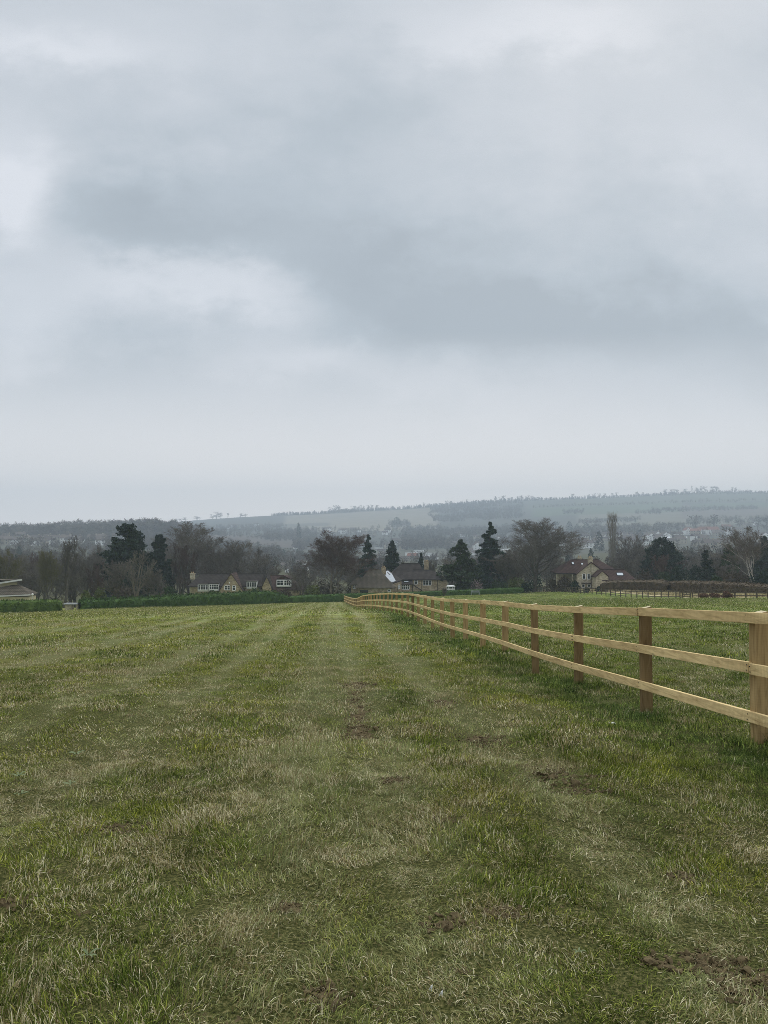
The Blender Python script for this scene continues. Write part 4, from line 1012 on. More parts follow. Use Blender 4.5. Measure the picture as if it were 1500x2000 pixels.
# middle lower bay
Db = D-1.6
wallbox(h, X(783, Db), X(804, Db), Db, D+1.4, zg, Z(1141.5, Db), 'stone')
mb = MB(); mb.prism([(X(782, Db), Db-.3, Z(1142, Db)), (X(782, Db), Db-.3, Z(1141, Db)), (X(782, Db), D+2.5, Z(1126, D+2.5)), (X(782, Db), D+2.5, Z(1127, D+2.5))], (X(806, Db)-X(782, Db), 0, 0)); mb.build('roof', M['tile_dark'], h)
window(h, (X(792, Db), Db, Z(1146.5, Db)), 1.75, 1.05, 4)
s2 = math.atan2(Z(1126, D+2.5)-Z(1141, Db), D+2.5-Db+.3); skylight(h, (X(793.5, Db), Db+.95, Z(1141, Db)+math.tan(s2)*1.25+.04), 1.1, .62, s2)
# sloping lean-to at right of bay
mb = MB(); mb.prism([(X(806, Db), Db-.2, Z(1141, Db)), (X(824, Db), Db-.2, Z(1153, Db)), (X(824, Db), Db-.2, Z(1154.2, Db)), (X(806, Db), Db-.2, Z(1142.4, Db))], (0, 1.6, 0)); mb.build('roof', M['tile_dark'], h)
mb = MB(); mb.prism([(X(806, Db), Db, Z(1142.6, Db)), (X(822, Db), Db, Z(1153.2, Db)), (X(822, Db), Db, zg), (X(806, Db), Db, zg)], (0, 1.5, 0)); mb.build('wall', M['stone'], h)
# left old roof block, nearer
Dl = 174.0; zel = Z(1147.5, Dl); zrl = Z(1111.5, Dl+5)
zgl = gz(X(730, Dl), Dl)-1.2
wallbox(h, X(700, Dl), X(768, Dl), Dl, Dl+8.5, zgl, zel, 'stone')
hip_roof(h, X(697, Dl), X(769, Dl), Dl, Dl+8.5, zel, zrl, 3.2, 3.9, 'tile_thatch', oh=.5)
window(h, (X(760, Dl), Dl, Z(1153.5, Dl)), .6, .55, 1, bars=False)
window(h, (X(711, Dl), Dl, Z(1155.5, Dl)), 1.8, .7, 3, frame='black')
chimney(h, X(749.5, Dl+5), Dl+5.6, Z(1122, Dl+5), Z(1109, Dl+5), 1.05, .8, 'stone', 2)
wallbox(h, X(686, Dl+3), X(699.5, Dl+3), Dl+3, Dl+8, zgl, Z(1142, Dl+3), 'stone')
hip_roof(h, X(686, Dl+3), X(703, Dl+3), Dl+3, Dl+8, Z(1141.5, Dl+3), Z(1128, Dl+4), 1.7, 0, 'tile_thatch')
window(h, (X(692.5, Dl+3), Dl+3, Z(1146, Dl+3)), .65, .9, 2)
# glazed / panelled roof slope and its bargeboard, wing between the blocks
Dw = 178.0
A = P(737, 1120, Dw); B = P(756, 1112, Dw+6); Cc = P(788, 1129.5, Dw+4); Dd = P(766, 1139, Dw-1.5)
nn = (B-A).cross(Dd-A).normalized(); nn = nn if nn.z > 0 else -nn
Cc = Cc-nn*(Cc-A).dot(nn)
def on(a, b): return A+(B-A)*b+(Dd-A)*a
mb = MB(); mb.prism([A, B, Cc, Dd], -nn*.25); mb.build('roof', M['tile_dark'], h)
q = lambda a, b: (A*(1-a)+Dd*a)*(1-b)+(B*(1-a)+Cc*a)*b
mb = MB(); mb.prism([q(.10, .08), q(.10, .9), q(.40, .85), q(.93, .42), q(.95, .05)], nn*.07); mb.build('glass_roof', M['solar_roof'], h)
mb = MB(); mb.prism([q(.2, .66), q(.2, .74), q(.42, .66), q(.42, .58)], nn*.10); mb.build('roof_vent', M['black'], h)
mb = MB(); mb.prism([Dd+Vector((.25, .3, -.3)), Cc+Vector((-.3, -.6, -.3)), Vector((Cc.x-.3, Cc.y-.6, zg)), Vector((Dd.x+.25, Dd.y+.3, zg))], (-.8, 1.5, 0)); mb.build('wall', M['stone'], h)
wn = (Cc-Dd); wn.z = 0; wn.normalize(); nrm = Vector((wn.y, -wn.x, 0))
window(h, (Dd+(Cc-Dd)*.5+nrm*.25+Vector((.1, 0, -1.25))), 1.1, .9, 3, nrm=nrm)
# white garden pavilion
xw = X(880, 176)
pv = empty('garden_shelter', (xw, 176, gz(xw, 176)), 0, 'low white garden shelter with oval roof beside the centre house', 'shelter'); pv['_o'] = tuple(pv.location)
zt = Z(1144, 176); zgp = gz(xw, 176)
mb = MB(); k = 20
V = []
for zz, rr in ((zt-.25, .95), (zt-.1, 1.), (zt+.05, .75), (zt+.1, .2)):
    V += [(xw+1.05*rr*math.cos(i*2*math.pi/k), 176+.8*rr*math.sin(i*2*math.pi/k), zz) for i in range(k)]
mb.add(V, [(j*k+i, j*k+(i+1) % k, (j+1)*k+(i+1) % k, (j+1)*k+i) for j in range(3) for i in range(k)]+[tuple(range(k-1, -1, -1)), tuple(3*k+i for i in range(k))]); mb.build('roof', M['white_paint'], pv)
for i in range(6):
    a = i*math.pi/3; mb = MB(); mb.tube([(xw+.9*math.cos(a), 176+.65*math.sin(a), zgp), (xw+.9*math.cos(a), 176+.65*math.sin(a), zt-.2)], [.05, .05], 6); mb.build('post', M['white_paint'], pv)
mb = MB(); mb.box((xw-.9, 175.35, zt-.95), (xw+.9, 175.40, zt-.6)); mb.build('panel', M['white_dull'], pv)

# left house with stone gable --------------------------------------
D = 166.0
h = house('gabled_house', X(440, D), D, 'long brown tiled house with a stone gable and white strip windows behind the tall hedge')
zg = gz(X(440, D), D)-1
ze = Z(1146, D); zr = Z(1121, D+4)
wallbox(h, X(372, D), X(505, D), D+.5, D+8, zg, ze, 'stone')
hip_roof(h, X(370, D), X(508, D), D+.2, D+8.2, ze+.1, zr, 2.0, .3, 'tile_dark')
gable_y(h, X(432, D), X(478, D), D-1.5, D+4, zg, Z(1154, D-1.5), Z(1121, D-1.5), 'stone', 'tile_brown', .25)
window(h, (X(445, D-1.5), D-1.5, Z(1148, D-1.5)), 1.15, .9, 2)
window(h, (X(458, D-1.5), D-1.5, Z(1148.5, D-1.5)), .65, 1.0, 1)
mb = MB(); mb.tube([(X(449, D-1.5), D-1.52, Z(1138.5, D-1.5)), (X(449, D-1.5), D-1.6, Z(1138.5, D-1.5))], [.14, .1], 8); mb.build('alarm_box', M['white_paint'], h)
# dormers as strip windows with own cheeks and flat roof
for (a, b, t_, bt, n) in ((388, 409, 1142, 1152.5, 4), (410, 429, 1141, 1151.5, 4), (483, 503, 1136.5, 1147, 4)):
    zt_, zb_ = Z(t_, D-.3), Z(bt, D-.3); wallbox(h, X(a, D), X(b, D)-.02, D-.3, D+2.5, zb_-.3, zt_+.1, 'white_dull', 'dormer')
    mb = MB(); mb.box((X(a, D)-.15, D-.5, zt_+.11), (X(b, D)+.03, D+3, zt_+.25)); mb.build('dormer_roof', M['tile_dark'], h)
    window(h, ((X(a, D)+X(b, D))/2, D-.3, (zt_+zb_)/2), X(b, D)-X(a, D)-.2, zt_-zb_-.1, n)
chimney(h, X(375, D+3), D+4, Z(1132, D+3), Z(1121, D+3), 1.0, .7, 'stone_grey', 2)
h = house('dormer_house', X(550, 164), 164, 'partly hidden brown roofed house with one white dormer window behind bushes')
D = 164.0; zg = gz(X(550, D), D)-1
ze = Z(1152, D); zr = Z(1124, D+4)
wallbox(h, X(520, D), X(584, D), D+.3, D+7.5, zg, ze, 'stone'); hip_roof(h, X(518, D), X(587, D), D, D+7.8, ze+.05, zr, 1.0, 3.6, 'tile_brown')
gable_y(h, X(514, D), X(532, D), D-1, D+4, zg, Z(1147, D-1), Z(1127, D-1), 'stone', 'tile_dark', .2)
wallbox(h, X(541, D), X(569, D), D-.2, D+3, Z(1146, D), Z(1132, D), 'white_dull', 'dormer')
gable_y(h, X(541, D), X(569, D), D-.15, D+3.4, Z(1132, D), Z(1131.8, D), Z(1125.5, D), 'tile_brown', 'tile_brown', .15, barge=None)
window(h, (X(548, D), D-.2, Z(1138.5, D)), 1.35, 1.1, 2); window(h, (X(562, D), D-.2, Z(1138.5, D)), 1.35, 1.1, 3)

# right house --------------------------------------------------------
D = 166.0
h = house('stone_house', X(1150, D), D, 'stone house with purple brown roof, central gable chimney and low garage wing')
zg = gz(X(1150, D), D)-1.2; xg0, xg1 = X(1126, D), X(1182, D)
# front gable facing the viewer
zeg = Z(1121, D); zap = Z(1099, D)
gable_y(h, xg0, xg1, D, D+7, zg, zeg, zap, 'stone_grey', 'tile_brown', .25)
# roof running left and right behind it
hip_roof(h, X(1091, D+3), X(1206, D+3), D+1.6, D+10, Z(1119.5, D), Z(1093.5, D+5), 3.6, 3.8, 'tile_brown')
wallbox(h, X(1105, D), xg0-.02, D+3.0, D+9.5, zg, Z(1120.5, D), 'stone_grey'); wallbox(h, xg1+.02, X(1200, D), D+3, D+9.5, zg, Z(1120.5, D), 'stone_grey')
mb = MB(); mb.box((X(1086, D), D+.6, Z(1121.5, D)), (xg0-.1, D+3.4, Z(1119.6, D))); mb.build('porch_roof', M['tile_dark'], h)
for xx in (X(1088, D), X(1119, D)): mb = MB(); mb.box((xx-.08, D+.7, zg), (xx+.08, D+.86, Z(1121.6, D))); mb.build('porch_post', M['stone_grey'], h)
chimney(h, X(1153.5, D), D+.6, Z(1104, D), Z(1090, D), .95, .7, 'stone_grey', 2)
chimney(h, X(1134, D+5), D+6.4, Z(1098, D+5), Z(1089.5, D+5), .9, .7, 'stone_grey', 2)
for px_ in (1139.5, 1148.5, 1160.5): window(h, (X(px_, D), D, Z(1126, D)), .62, 1.1, 1)
window(h, (X(1138, D), D, Z(1144, D)), .6, .6, 1, bars=False); window(h, (X(1149, D), D, Z(1144, D)), .6, .6, 1, bars=False)
mb = MB(); mb.box((X(1134, D), D-.7, Z(1139.5, D)), (X(1152, D), D-.003, Z(1138, D))); mb.build('canopy', M['tile_dark'], h)
wallbox(h, X(1160, D), X(1163, D), D-.05, D-.004, zg, Z(1137, D), 'black', 'door')
pipe(h, X(1153, D), D-.12, zg, Z(1103, D))
sl = math.atan2(Z(1093.5, D+5)-Z(1119.5, D), 4.5)
for px_, py_ in ((1118, 1101), (1136.5, 1103)):
    yy_ = D+1.25+(Z(py_, D+4)-Z(1119.5, D))/math.tan(sl)
    skylight(h, (X(px_, yy_), yy_, Z(1119.5, D)+(yy_-D-1.25)*math.tan(sl)+.06), .5, 1.0, sl)
# garage wing, nearer
Dg = D-3.5
gable_y(h, X(1163, Dg), X(1187, Dg), Dg, Dg+3.4, zg, Z(1127, Dg), Z(1116, Dg), 'stone_grey', 'tile_brown', .15)
wallbox(h, X(1187, Dg)+.01, X(1240, Dg), Dg+.4, Dg+5.6, zg, Z(1133.5, Dg), 'stone_grey')
hip_roof(h, X(1178, Dg), X(1240, Dg), Dg+.3, Dg+5.7, Z(1133, Dg), Z(1112, Dg+3), .3, 1.9, 'tile_brown')
s3 = math.atan2(Z(1112, Dg+3)-Z(1133, Dg), 3.0); yk = Dg+1.5
skylight(h, (X(1209.5, yk), yk, Z(1133, Dg)+(yk-Dg+.05)*math.tan(s3)+.04), 1.35, .95, s3)

# bungalow at far left ------------------------------------------------
D = 116.0
h = house('bungalow', X(20, D), D, 'cream bungalow with stepped pale eaves and an old brown hipped roof')
zg = gz(X(20, D), D)-.5
x0 = X(-120, D)
mb = MB(); mb.prism([(x0, D+3, zg), (X(36, D+3), D+3, zg), (X(36, D+8), D+8, zg), (x0, D+8, zg)], (0, 0, Z(1137.5, D+3)-zg)); mb.build('wall', M['cream'], h)
fz0, fz1 = Z(1141.5, D)+.0, Z(1133.2, D+2)
fp = [(x0, D+2.2), (X(44, D+2.2), D+2.2), (X(43.5, D+8.6), D+8.6), (x0, D+8.6)]
def slopez(x): return fz0+(fz1-fz0)*min(1, max(0, (x-X(0, D+2.2))/(X(44, D+2.2)-X(0, D+2.2))))
V8 = [(x, y, slopez(x)+(.0 if y < D+5 else .15)) for x, y in fp]; mb = MB(); mb.add(V8+[(x, y, z+.16) for x, y, z in V8], [(3, 2, 1, 0), (4, 5, 6, 7), (0, 1, 5, 4), (1, 2, 6, 5), (2, 3, 7, 6), (3, 0, 4, 7)]); mb.build('roof', M['tile_thatch'], h)
mb = MB(); mb.prism([(x0, D+2.1, slopez(x0)-.06), (X(0, D+2.1), D+2.1, fz0-.06), (X(44.3, D+2.1), D+2.1, fz1-.06), (X(44.3, D+2.1), D+2.1, fz1+.19), (X(0, D+2.1), D+2.1, fz0+.19), (x0, D+2.1, slopez(x0)+.19)], (0, .09, 0)); mb.build('fascia', M['white_dull'], h)
# front lower hip
wallbox(h, x0, X(56, D), D+.4, D+2.9, zg, Z(1166, D), 'cream')
A = [(x0, D, Z(1169, D)), (X(61, D), D, Z(1161.5, D)), (X(61, D), D+2.95, Z(1161.5, D)+.05), (x0, D+2.95, Z(1169, D)+.05)]
B = [(X(9, D), D+2.9, Z(1142.5, D+2.9)), (X(22, D), D+2.9, Z(1142, D+2.9))]
mb = MB(); mb.add([A[0], A[1], A[2], A[3], B[0], B[1]], [(0, 1, 5, 4), (1, 2, 5), (3, 0, 4), (2, 3, 4, 5), (3, 2, 1, 0)]); mb.build('roof', M['tile_thatch'], h)
mb = MB(); mb.prism([(x0, D-.1, Z(1171.5, D)), (X(62, D), D-.1, Z(1162.8, D)), (X(62, D), D-.1, Z(1160.8, D)), (x0, D-.1, Z(1168.5, D))], (0, .09, 0)); mb.build('fascia', M['white_dull'], h)
# lamp on wall bracket
xl = X(66, D)
lamp = empty('garden_lamp', (xl, D, gz(xl, D)), 0, 'white globe garden lamp beside the cream bungalow', 'lamp'); lamp['_o'] = tuple(lamp.location)
mb = MB(); mb.tube([(xl, D, gz(xl, D)-.1), (xl, D, Z(1163, D))], [.04, .04], 6); mb.build('pole', M['white_dull'], lamp)
mb = MB(); n_ = 7; mb.tube([(xl, D, Z(1163, D)+.02+.28*(i/n_)) for i in range(n_+1)], [.04+.15*math.sin(math.pi*i/n_) for i in range(n_+1)], 10); mb.build('globe', M['white_paint'], lamp)

# stone stand in the hedge gap
xs = X(141, 111); zs = gz(xs, 111)
st = empty('stone_stand', (xs, 111, zs), 0, 'low stone stand with a flat slab top in the gap between the green hedges', 'stand'); st['_o'] = tuple(st.location)
mb = MB(); mb.box((X(130.5, 111), 110.7, zs-.1), (X(143.5, 111), 111.6, zs+.78)); mb.build('wall', M['stone_grey'], st)
mb = MB(); mb.box((X(151, 111), 110.9, zs-.1), (X(154, 111), 111.6, zs+.78)); mb.build('wall', M['stone_grey'], st)
mb = MB(); mb.box((X(129, 111), 110.5, zs+.784), (X(155, 111), 111.8, zs+.93)); mb.build('slab', M['grey_wood'], st)
# gate stump
# bench
xb = X(928, 160); zb = gz(xb, 160)
be = empty('garden_bench', (xb, 160, zb), 0, 'grey wooden bench on the grass in front of the clipped hedge', 'bench'); be['_o'] = tuple(be.location)
mb = MB()
for i in range(3): mb.beam((xb-.85, 159.75+.14*i, zb+.45), (xb+.85, 159.75+.14*i, zb+.45), .12, .04)
mb.build('seat', M['grey_wood'], be)
mb = MB(); mb.beam((xb-.85, 160.2, zb+.85), (xb+.85, 160.2, zb+.85), .04, .13); mb.beam((xb-.85, 160.18, zb+.66), (xb+.85, 160.18, zb+.66), .04, .1); mb.build('backrest', M['grey_wood'], be)
for sx in (-.78, .78):
    for yy_, zt_ in ((159.72, .43), (160.15, .92)):
        mb = MB(); mb.beam((xb+sx, yy_, zb-.05), (xb+sx, yy_+.03, zb+zt_), .07, .07, up=(0, 1, 0)); mb.build('leg', M['grey_wood'], be)
    mb = MB(); mb.beam((xb+sx, 159.68, zb+.63), (xb+sx, 160.2, zb+.63), .07, .04); mb.build('armrest', M['grey_wood'], be)

# ------------------------------------------------------------------ far trees (individuals) and woods (stuff)
def far_proto_mesh(seed, kind):
    r = np.random.default_rng(seed); mb = MB()
    if kind == 'bare':
        mb.tube([(0, 0, -.5), (0, 0, 5)], [.35, .25], 5)
        C = []
        for i in range(9):
            az = r.uniform(0, 6.28); p1 = np.array([math.cos(az)*r.uniform(.6, 2.9), math.sin(az)*r.uniform(.6, 2.9), r.uniform(3.6, 10.3)])
            mb.tube([(0, 0, 3+r.uniform(0, 2)), p1*.6+np.array([0, 0, 1.5]), p1], [.16, .1, .05], 3)
            d = r.normal(size=(26, 3)); d /= np.linalg.norm(d, axis=1)[:, None]; C.append(p1+d*np.array([1.9, 1.9, 1.7])*r.uniform(.3, 1, (26, 1)))
        C = np.concatenate(C); C = np.concatenate([C, r.normal(size=(40, 3))*np.array([1.3, 1.3, 1.2])+np.array([0, 0, 3.6])]); C[:, 2] = np.clip(C[:, 2], .8, 12); V, T_ = tris(C, r.uniform(.4, .85, len(C)), r, asp=.55)
        trunk = mb; mat = 'far_wood'
    elif kind == 'bush':
        d = r.normal(size=(200, 3)); d /= np.linalg.norm(d, axis=1)[:, None]; C = np.array([0, 0, 2.4])+d*np.array([3.0, 3.0, 2.4])*r.uniform(.6, 1, (200, 1)); V, T_ = tris(C, r.uniform(.4, .9, 200), r, asp=.8)
        mb.tube([(0, 0, -.3), (0, 0, 2)], [.2, .1], 4); mat = 'far_wood'
    else:
        mb.tube([(0, 0, -.5), (0, 0, 9)], [.3, .05], 5); C = []
        for z in np.linspace(1, 11.6, 14):
            rr = (3.0 if kind == 'cone' else 3.4)*((12-z)/11)**(.8 if kind == 'cone' else .45); n = int(8+rr*9); a = r.uniform(0, 6.28, n); q = rr*np.sqrt(r.uniform(.2, 1, n)); C.append(np.stack([np.cos(a)*q, np.sin(a)*q, z+r.normal(size=n)*.4], 1))
        C = np.concatenate(C); V, T_ = tris(C, r.uniform(.4, .9, len(C)), r, asp=.8); mat = 'far_ever'
    return mb, V, T_, mat
PROT = {}
def far_tree(kind, v, x, y, Hh, Ww, label, group, name):
    key = (kind, v)
    if key not in PROT:
        mb, V, T_, mat = far_proto_mesh(500+v*13+len(kind), kind)
        t = mb.build('trunk', M['bark_dark']); COL.objects.unlink(t)
        PROT[key] = (t.data, fast_mesh('crown', V, T_, M[mat]))
    tm, cm = PROT[key]
    e = empty(name, (x, y, gz(x, y)-.2), random.uniform(0, 6.28), label, 'tree', group)
    base = 12 if kind != 'bush' else 4.8; wb = 3.6 if kind != 'bush' else 3
    e.scale = (Ww/wb, Ww/wb, Hh/base)
    link('trunk', tm, e); link('crown', cm, e)
    return e
# skyline trees
G1 = 'small trees along the far hill skyline'
sky = [(8, 10, 8), (20, 8, 7), (60, 9, 12), (95, 9, 10), (120, 12, 12), (345, 10, 5), (352, 9, 5), (362, 12, 8), (385, 12, 10), (415, 14, 6), (423, 20, 8), (430, 18, 7), (445, 16, 4), (470, 12, 9), (480, 10, 6), (648, 14, 8), (655, 18, 9), (663, 16, 8), (676, 10, 7), (690, 16, 8), (700, 13, 6), (708, 15, 6), (718, 14, 5), (727, 15, 5), (737, 14, 4), (765, 10, 5), (820, 9, 5), (828, 12, 4), (838, 9, 3), (850, 9, 4), (860, 9, 4), (872, 14, 5), (880, 12, 6), (902, 9, 3), (912, 12, 3), (925, 9, 3), (930, 10, 3), (945, 9, 5), (968, 16, 4), (978, 14, 5), (985, 15, 5), (993, 10, 4), (1000, 11, 5), (1010, 13, 5), (1018, 15, 6), (1030, 13, 6), (1040, 11, 6), (1052, 9, 6), (1119, 14, 4), (1124, 8, 3), (1150, 11, 5), (1160, 12, 5), (1170, 11, 5), (1182, 12, 5), (1196, 12, 4), (1205, 14, 4), (1244, 13, 5), (1256, 10, 5), (1300, 13, 7), (1312, 13, 7), (1322, 12, 7), (1340, 13, 7), (1362, 14, 6), (1370, 17, 6), (1378, 15, 6), (1392, 16, 7), (1400, 16, 7), (1432, 14, 4), (1437, 13, 4), (1352, 16, 2)]
for i, (px, hpx, w) in enumerate(sky):
    y = 3170; far_tree('bare', i % 6, X(px, y), y, (hpx+1)*(.7 if px < 490 else .85)/F*y, max(4, w*.85/F*y), 'tiny hazy bare tree standing on the far hill skyline', G1, 'skyline_tree')
for px in list(range(-30, 345, 9))+[60, 70, 110, 150, 190, 260, 300]:
    px += random.uniform(-3, 3); y = random.uniform(1110, 1160); tp = float(np.interp(px, [0, 50, 75, 100, 125, 150, 190, 220, 260, 300, 340], [1030, 1032, 1026, 1022, 1024, 1020, 1019, 1014, 1013, 1012, 1013]))+random.uniform(-3, 5)
    x = X(px, y); H_ = CZ+direc(px, tp)[1]*y-gz(x, y)
    far_tree('bare', random.randrange(6), x, y, max(8, H_), max(8, H_)*random.uniform(.38, .62), 'rounded hazy bare tree on the nearer wooded ridge at the left', 'trees on the nearer wooded ridge', 'ridge_tree')
# valley trees: individuals
G2 = 'bare trees in the valley below the field'
k = 0
def free(px, y): return True
TOWNZ = [(1092, 1192, 560, 1260, .93), (1200, 1238, 560, 1350, .93), (1252, 1440, 600, 1420, .93), (1440, 1500, 700, 1500, .6), (618, 785, 650, 2150, .85), (775, 875, 330, 1050, .85), (895, 995, 450, 1100, .7), (540, 610, 280, 720, .85), (0, 245, 650, 1060, .72), (440, 515, 1100, 2000, .8)]
bands = [(215, 330, 40, 8, 12), (330, 560, 70, 9, 13), (560, 950, 90, 9, 14)]
for (a, b, n, h0, h1) in bands:
    for i in range(n):
        y = random.uniform(a, b); px = random.uniform(-60, 1560)
        if y > 330 and any(z_[0] < px < z_[1] and z_[2] < y < z_[3] for z_ in TOWNZ): continue
        x = X(px, y)
        if a < 300:
            if 380 < px < 620 or 700 < px < 860 or 1080 < px < 1200: hh_ = random.uniform(5, 7)
            else: hh_ = random.uniform(h0, h1)
        else: hh_ = random.uniform(h0, h1)
        if random.random() < .84: far_tree('bare', k % 6, x, y, hh_, hh_*random.uniform(.32, .45), 'leafless grey brown tree in the wooded valley beyond the houses', G2, 'valley_tree')
        else: far_tree(random.choice(['cone', 'round']), k % 3, x, y, hh_*1.05, hh_*.24, 'dark evergreen standing among the bare trees of the valley', 'evergreens in the valley', 'valley_evergreen')
        k += 1
for px, py, hp, w in [(554, 1096, 24, 6), (572, 1096, 18, 4), (581, 1096, 24, 5), (535, 1105, 22, 12), (775, 1030, 20, 12), (828, 1046, 18, 5), (792, 1058, 20, 5), (583, 1062, 40, 7), (1112, 1038, 20, 9), (1127, 1040, 17, 7), (1145, 1038, 18, 10), (1170, 1078, 40, 12), (1250, 1052, 18, 10)]:
    x, y = hit(px, py, 260, 2500); far_tree('round' if w > 4 else 'cone', k % 3, x, y, hp/F*y, w/F*y, 'dark evergreen standing among the bare trees of the valley', 'evergreens in the valley', 'valley_evergreen'); k += 1
for px, py, hp, w in [(1358, 1035, 35, 13), (1395, 1036, 36, 15), (1290, 1040, 22, 10), (1310, 1040, 20, 8), (1325, 1040, 20, 8), (1085, 1040, 26, 10), (1160, 1036, 24, 16), (1240, 1040, 22, 14), (1270, 1045, 22, 12), (1480, 1035, 30, 12), (1498, 1040, 36, 10), (1445, 1032, 20, 10), (1460, 1034, 18, 10)]:
    x, y = hit(px, py, 600, 2500); far_tree('bare', k % 6, x, y, hp/F*y, w/F*y, 'tall leafless tree rising above the roofs of the far town', 'trees among the far town roofs', 'town_tree'); k += 1
# woods as stuff
def proto_obj(kind, v):
    mb, V, T_, mat = far_proto_mesh(700+v, kind); me = fast_mesh('wood_%s%d' % (kind, v), V, T_, M[mat]); return bpy.data.objects.new('wood_%s%d' % (kind, v), me)
WP = [proto_obj('bare', i) for i in range(5)]+[proto_obj('round', i) for i in range(2)]+[proto_obj('bush', i) for i in range(2)]
def wood(name, regions, label, ever=.08, hs=(.7, 1.15)):
    Pt = []; S = []; I = []
    for (p0, p1, y0, y1, n, sc) in regions:
        px = rng.uniform(p0, p1, n); y = rng.uniform(y0, y1, n)
        if y1-y0 > 300:     # clumps and clearings, ragged outlines
            cu, cv = (px-(p0+p1)/2)/((p1-p0)/2), (y-(y0+y1)/2)/((y1-y0)/2)
            nz = np.sin(px*.045+y*.006)+np.sin(px*.021-y*.013+2)+np.sin(px*.09+y*.02+1)*.6
            kp = (nz > (-.5 if sc > 1.4 else -1.25)) & (np.maximum(abs(cu)**3, abs(cv)**3)+.12*nz < .85); px, y = px[kp], y[kp]; n = len(px)
        pz = rng.random(len(px)); op = np.zeros(len(px))
        for (a, b, c, d, o_) in TOWNZ: op = np.maximum(op, np.where((px > a) & (px < b) & (y > c) & (y < d), o_, 0))
        px, y = px[pz > op], y[pz > op]; n = len(px)
        x = (px-750)/F*y/cp
        Pt.append(np.stack([x, y, hgt(x, y)], 1)); s = rng.uniform(*hs, n)*sc; s = s*(2.1 if sc <= .5 else 1)
        S.append(np.stack([s, s, s*rng.uniform(.75, 1.25, n)], 1))
        I.append(np.where(rng.random(n) < ever, rng.integers(5, 7, n), rng.integers(0, 5, n)) if sc > .5 else rng.integers(7, 9, n))
    Pt = np.concatenate(Pt); S = np.concatenate(S); I = np.concatenate(I)
    gn_scatter(name, Pt, rng.uniform(0, 6.28, len(Pt)), np.zeros(len(Pt)), S, I, [p.copy() for p in WP], label, 'woodland')
wood('valley_woodland', [(-200, 560, 700, 1120, 2600, 1.), (500, 1700, 620, 900, 1500, .9), (-200, 640, 300, 700, 900, .85), (560, 1080, 330, 620, 600, .8), (1180, 1700, 260, 600, 700, .85)], 'grey brown leafless woodland filling the valley floor between the houses')
wood('ridge_woodland', [(-300, 400, 1120, 1300, 2600, 1.45), (300, 560, 1500, 1700, 500, 1.1), (560, 900, 1200, 1650, 1900, 1.1), (860, 1450, 1150, 1500, 1500, 1.0), (560, 1010, 1650, 1950, 1500, 1.1), (400, 600, 1800, 2100, 500, 1.)], 'leafless woodland along the nearer ridge across the valley')
wood('hill_woodland', [(835, 1025, 2250, 3130, 2300, 1.0), (1130, 1250, 1900, 2000, 120, 1.), (1270, 1480, 2300, 2420, 260, 1.0), (1040, 1500, 2680, 2730, 200, .9), (1290, 1560, 3000, 3180, 420, 1.0), (600, 860, 1950, 2050, 220, 1.1), (760, 800, 2100, 2300, 80, 1.2), (330, 560, 2200, 2350, 240, 1.), (-200, 340, 2300, 3000, 700, 1.1), (540, 700, 3050, 3100, 60, .7), (1340, 1700, 1700, 1900, 350, 1.0), (1120, 1340, 1560, 1700, 260, .9), (1100, 1140, 2350, 2450, 60, 1.), (1240, 1290, 2200, 2300, 40, 1.), (640, 700, 3000, 3150, 120, 1.2)], 'hazy blue grey woods and hedgerows on the far hillside', .05)
wood('hillside_hedgerow', [(690, 1060, 3140, 3180, 420, .45), (1060, 1320, 3140, 3180, 300, .4), (530, 690, 3130, 3180, 200, .45)], 'thin dark hedgerow line along the crest of the far hill')

# ------------------------------------------------------------------ far town houses
HM = {}
def house_mesh(wall, roof, w, d, hw, hr, gabl, key):
    mb = MB(); mb.box((-w/2, -d/2, -2), (w/2, d/2, hw)); wm = mb.build('wall', M[wall]); COL.objects.unlink(wm)
    mb = MB()
    if gabl == 'x':
        mb.prism([(-w/2-.3, -d/2-.4, hw), (-w/2-.3, d/2+.4, hw), (-w/2-.3, 0, hw+hr)], (w+.6, 0, 0))
        rm = mb.build('roof', M[roof]); wl = None
    elif gabl == 'y':
        mb.prism([(-w/2-.4, -d/2+.02, hw), (w/2+.4, -d/2+.02, hw), (0, -d/2+.02, hw+hr)], (0, d, 0)); rm = mb.build('roof', M[roof])
        g = MB(); g.prism([(-w/2, -d/2-.05, hw-.01), (w/2, -d/2-.05, hw-.01), (0, -d/2-.05, hw+hr*.88)], (0, .06, 0)); wl = g.build('gable', M[wall]); COL.objects.unlink(wl)
    else:
        mb.box((-w/2-.3, -d/2-.3, hw+.003), (w/2+.3, d/2+.3, hw+.35)); rm = mb.build('roof', M[roof]); wl = None
    COL.objects.unlink(rm)
    c = MB(); c.box((w*.25, -.4, hw+hr*.3), (w*.25+.9, .4, hw+hr+.9)); cm = c.build('chimney', M['far_stone']); COL.objects.unlink(cm)
    wi = MB()
    for row in range(2 if hw > 4 else 1):
        for i in range(max(2, int(w/3))):
            n_ = max(2, int(w/3)); xx = -w/2+w*(i+.5)/n_; zz = 1.0+2.6*row; wi.box((xx-.5, -d/2-.06, zz), (xx+.5, -d/2-.01, zz+1.2))
    wn_ = wi.build('glazing', M['glass']); COL.objects.unlink(wn_)
    return [('wall', wm.data), ('roof', rm.data), ('glazing', wn_.data)]+([('gable', wl.data)] if wl else [])+([('chimney', cm.data)] if gabl != 'f' else [])
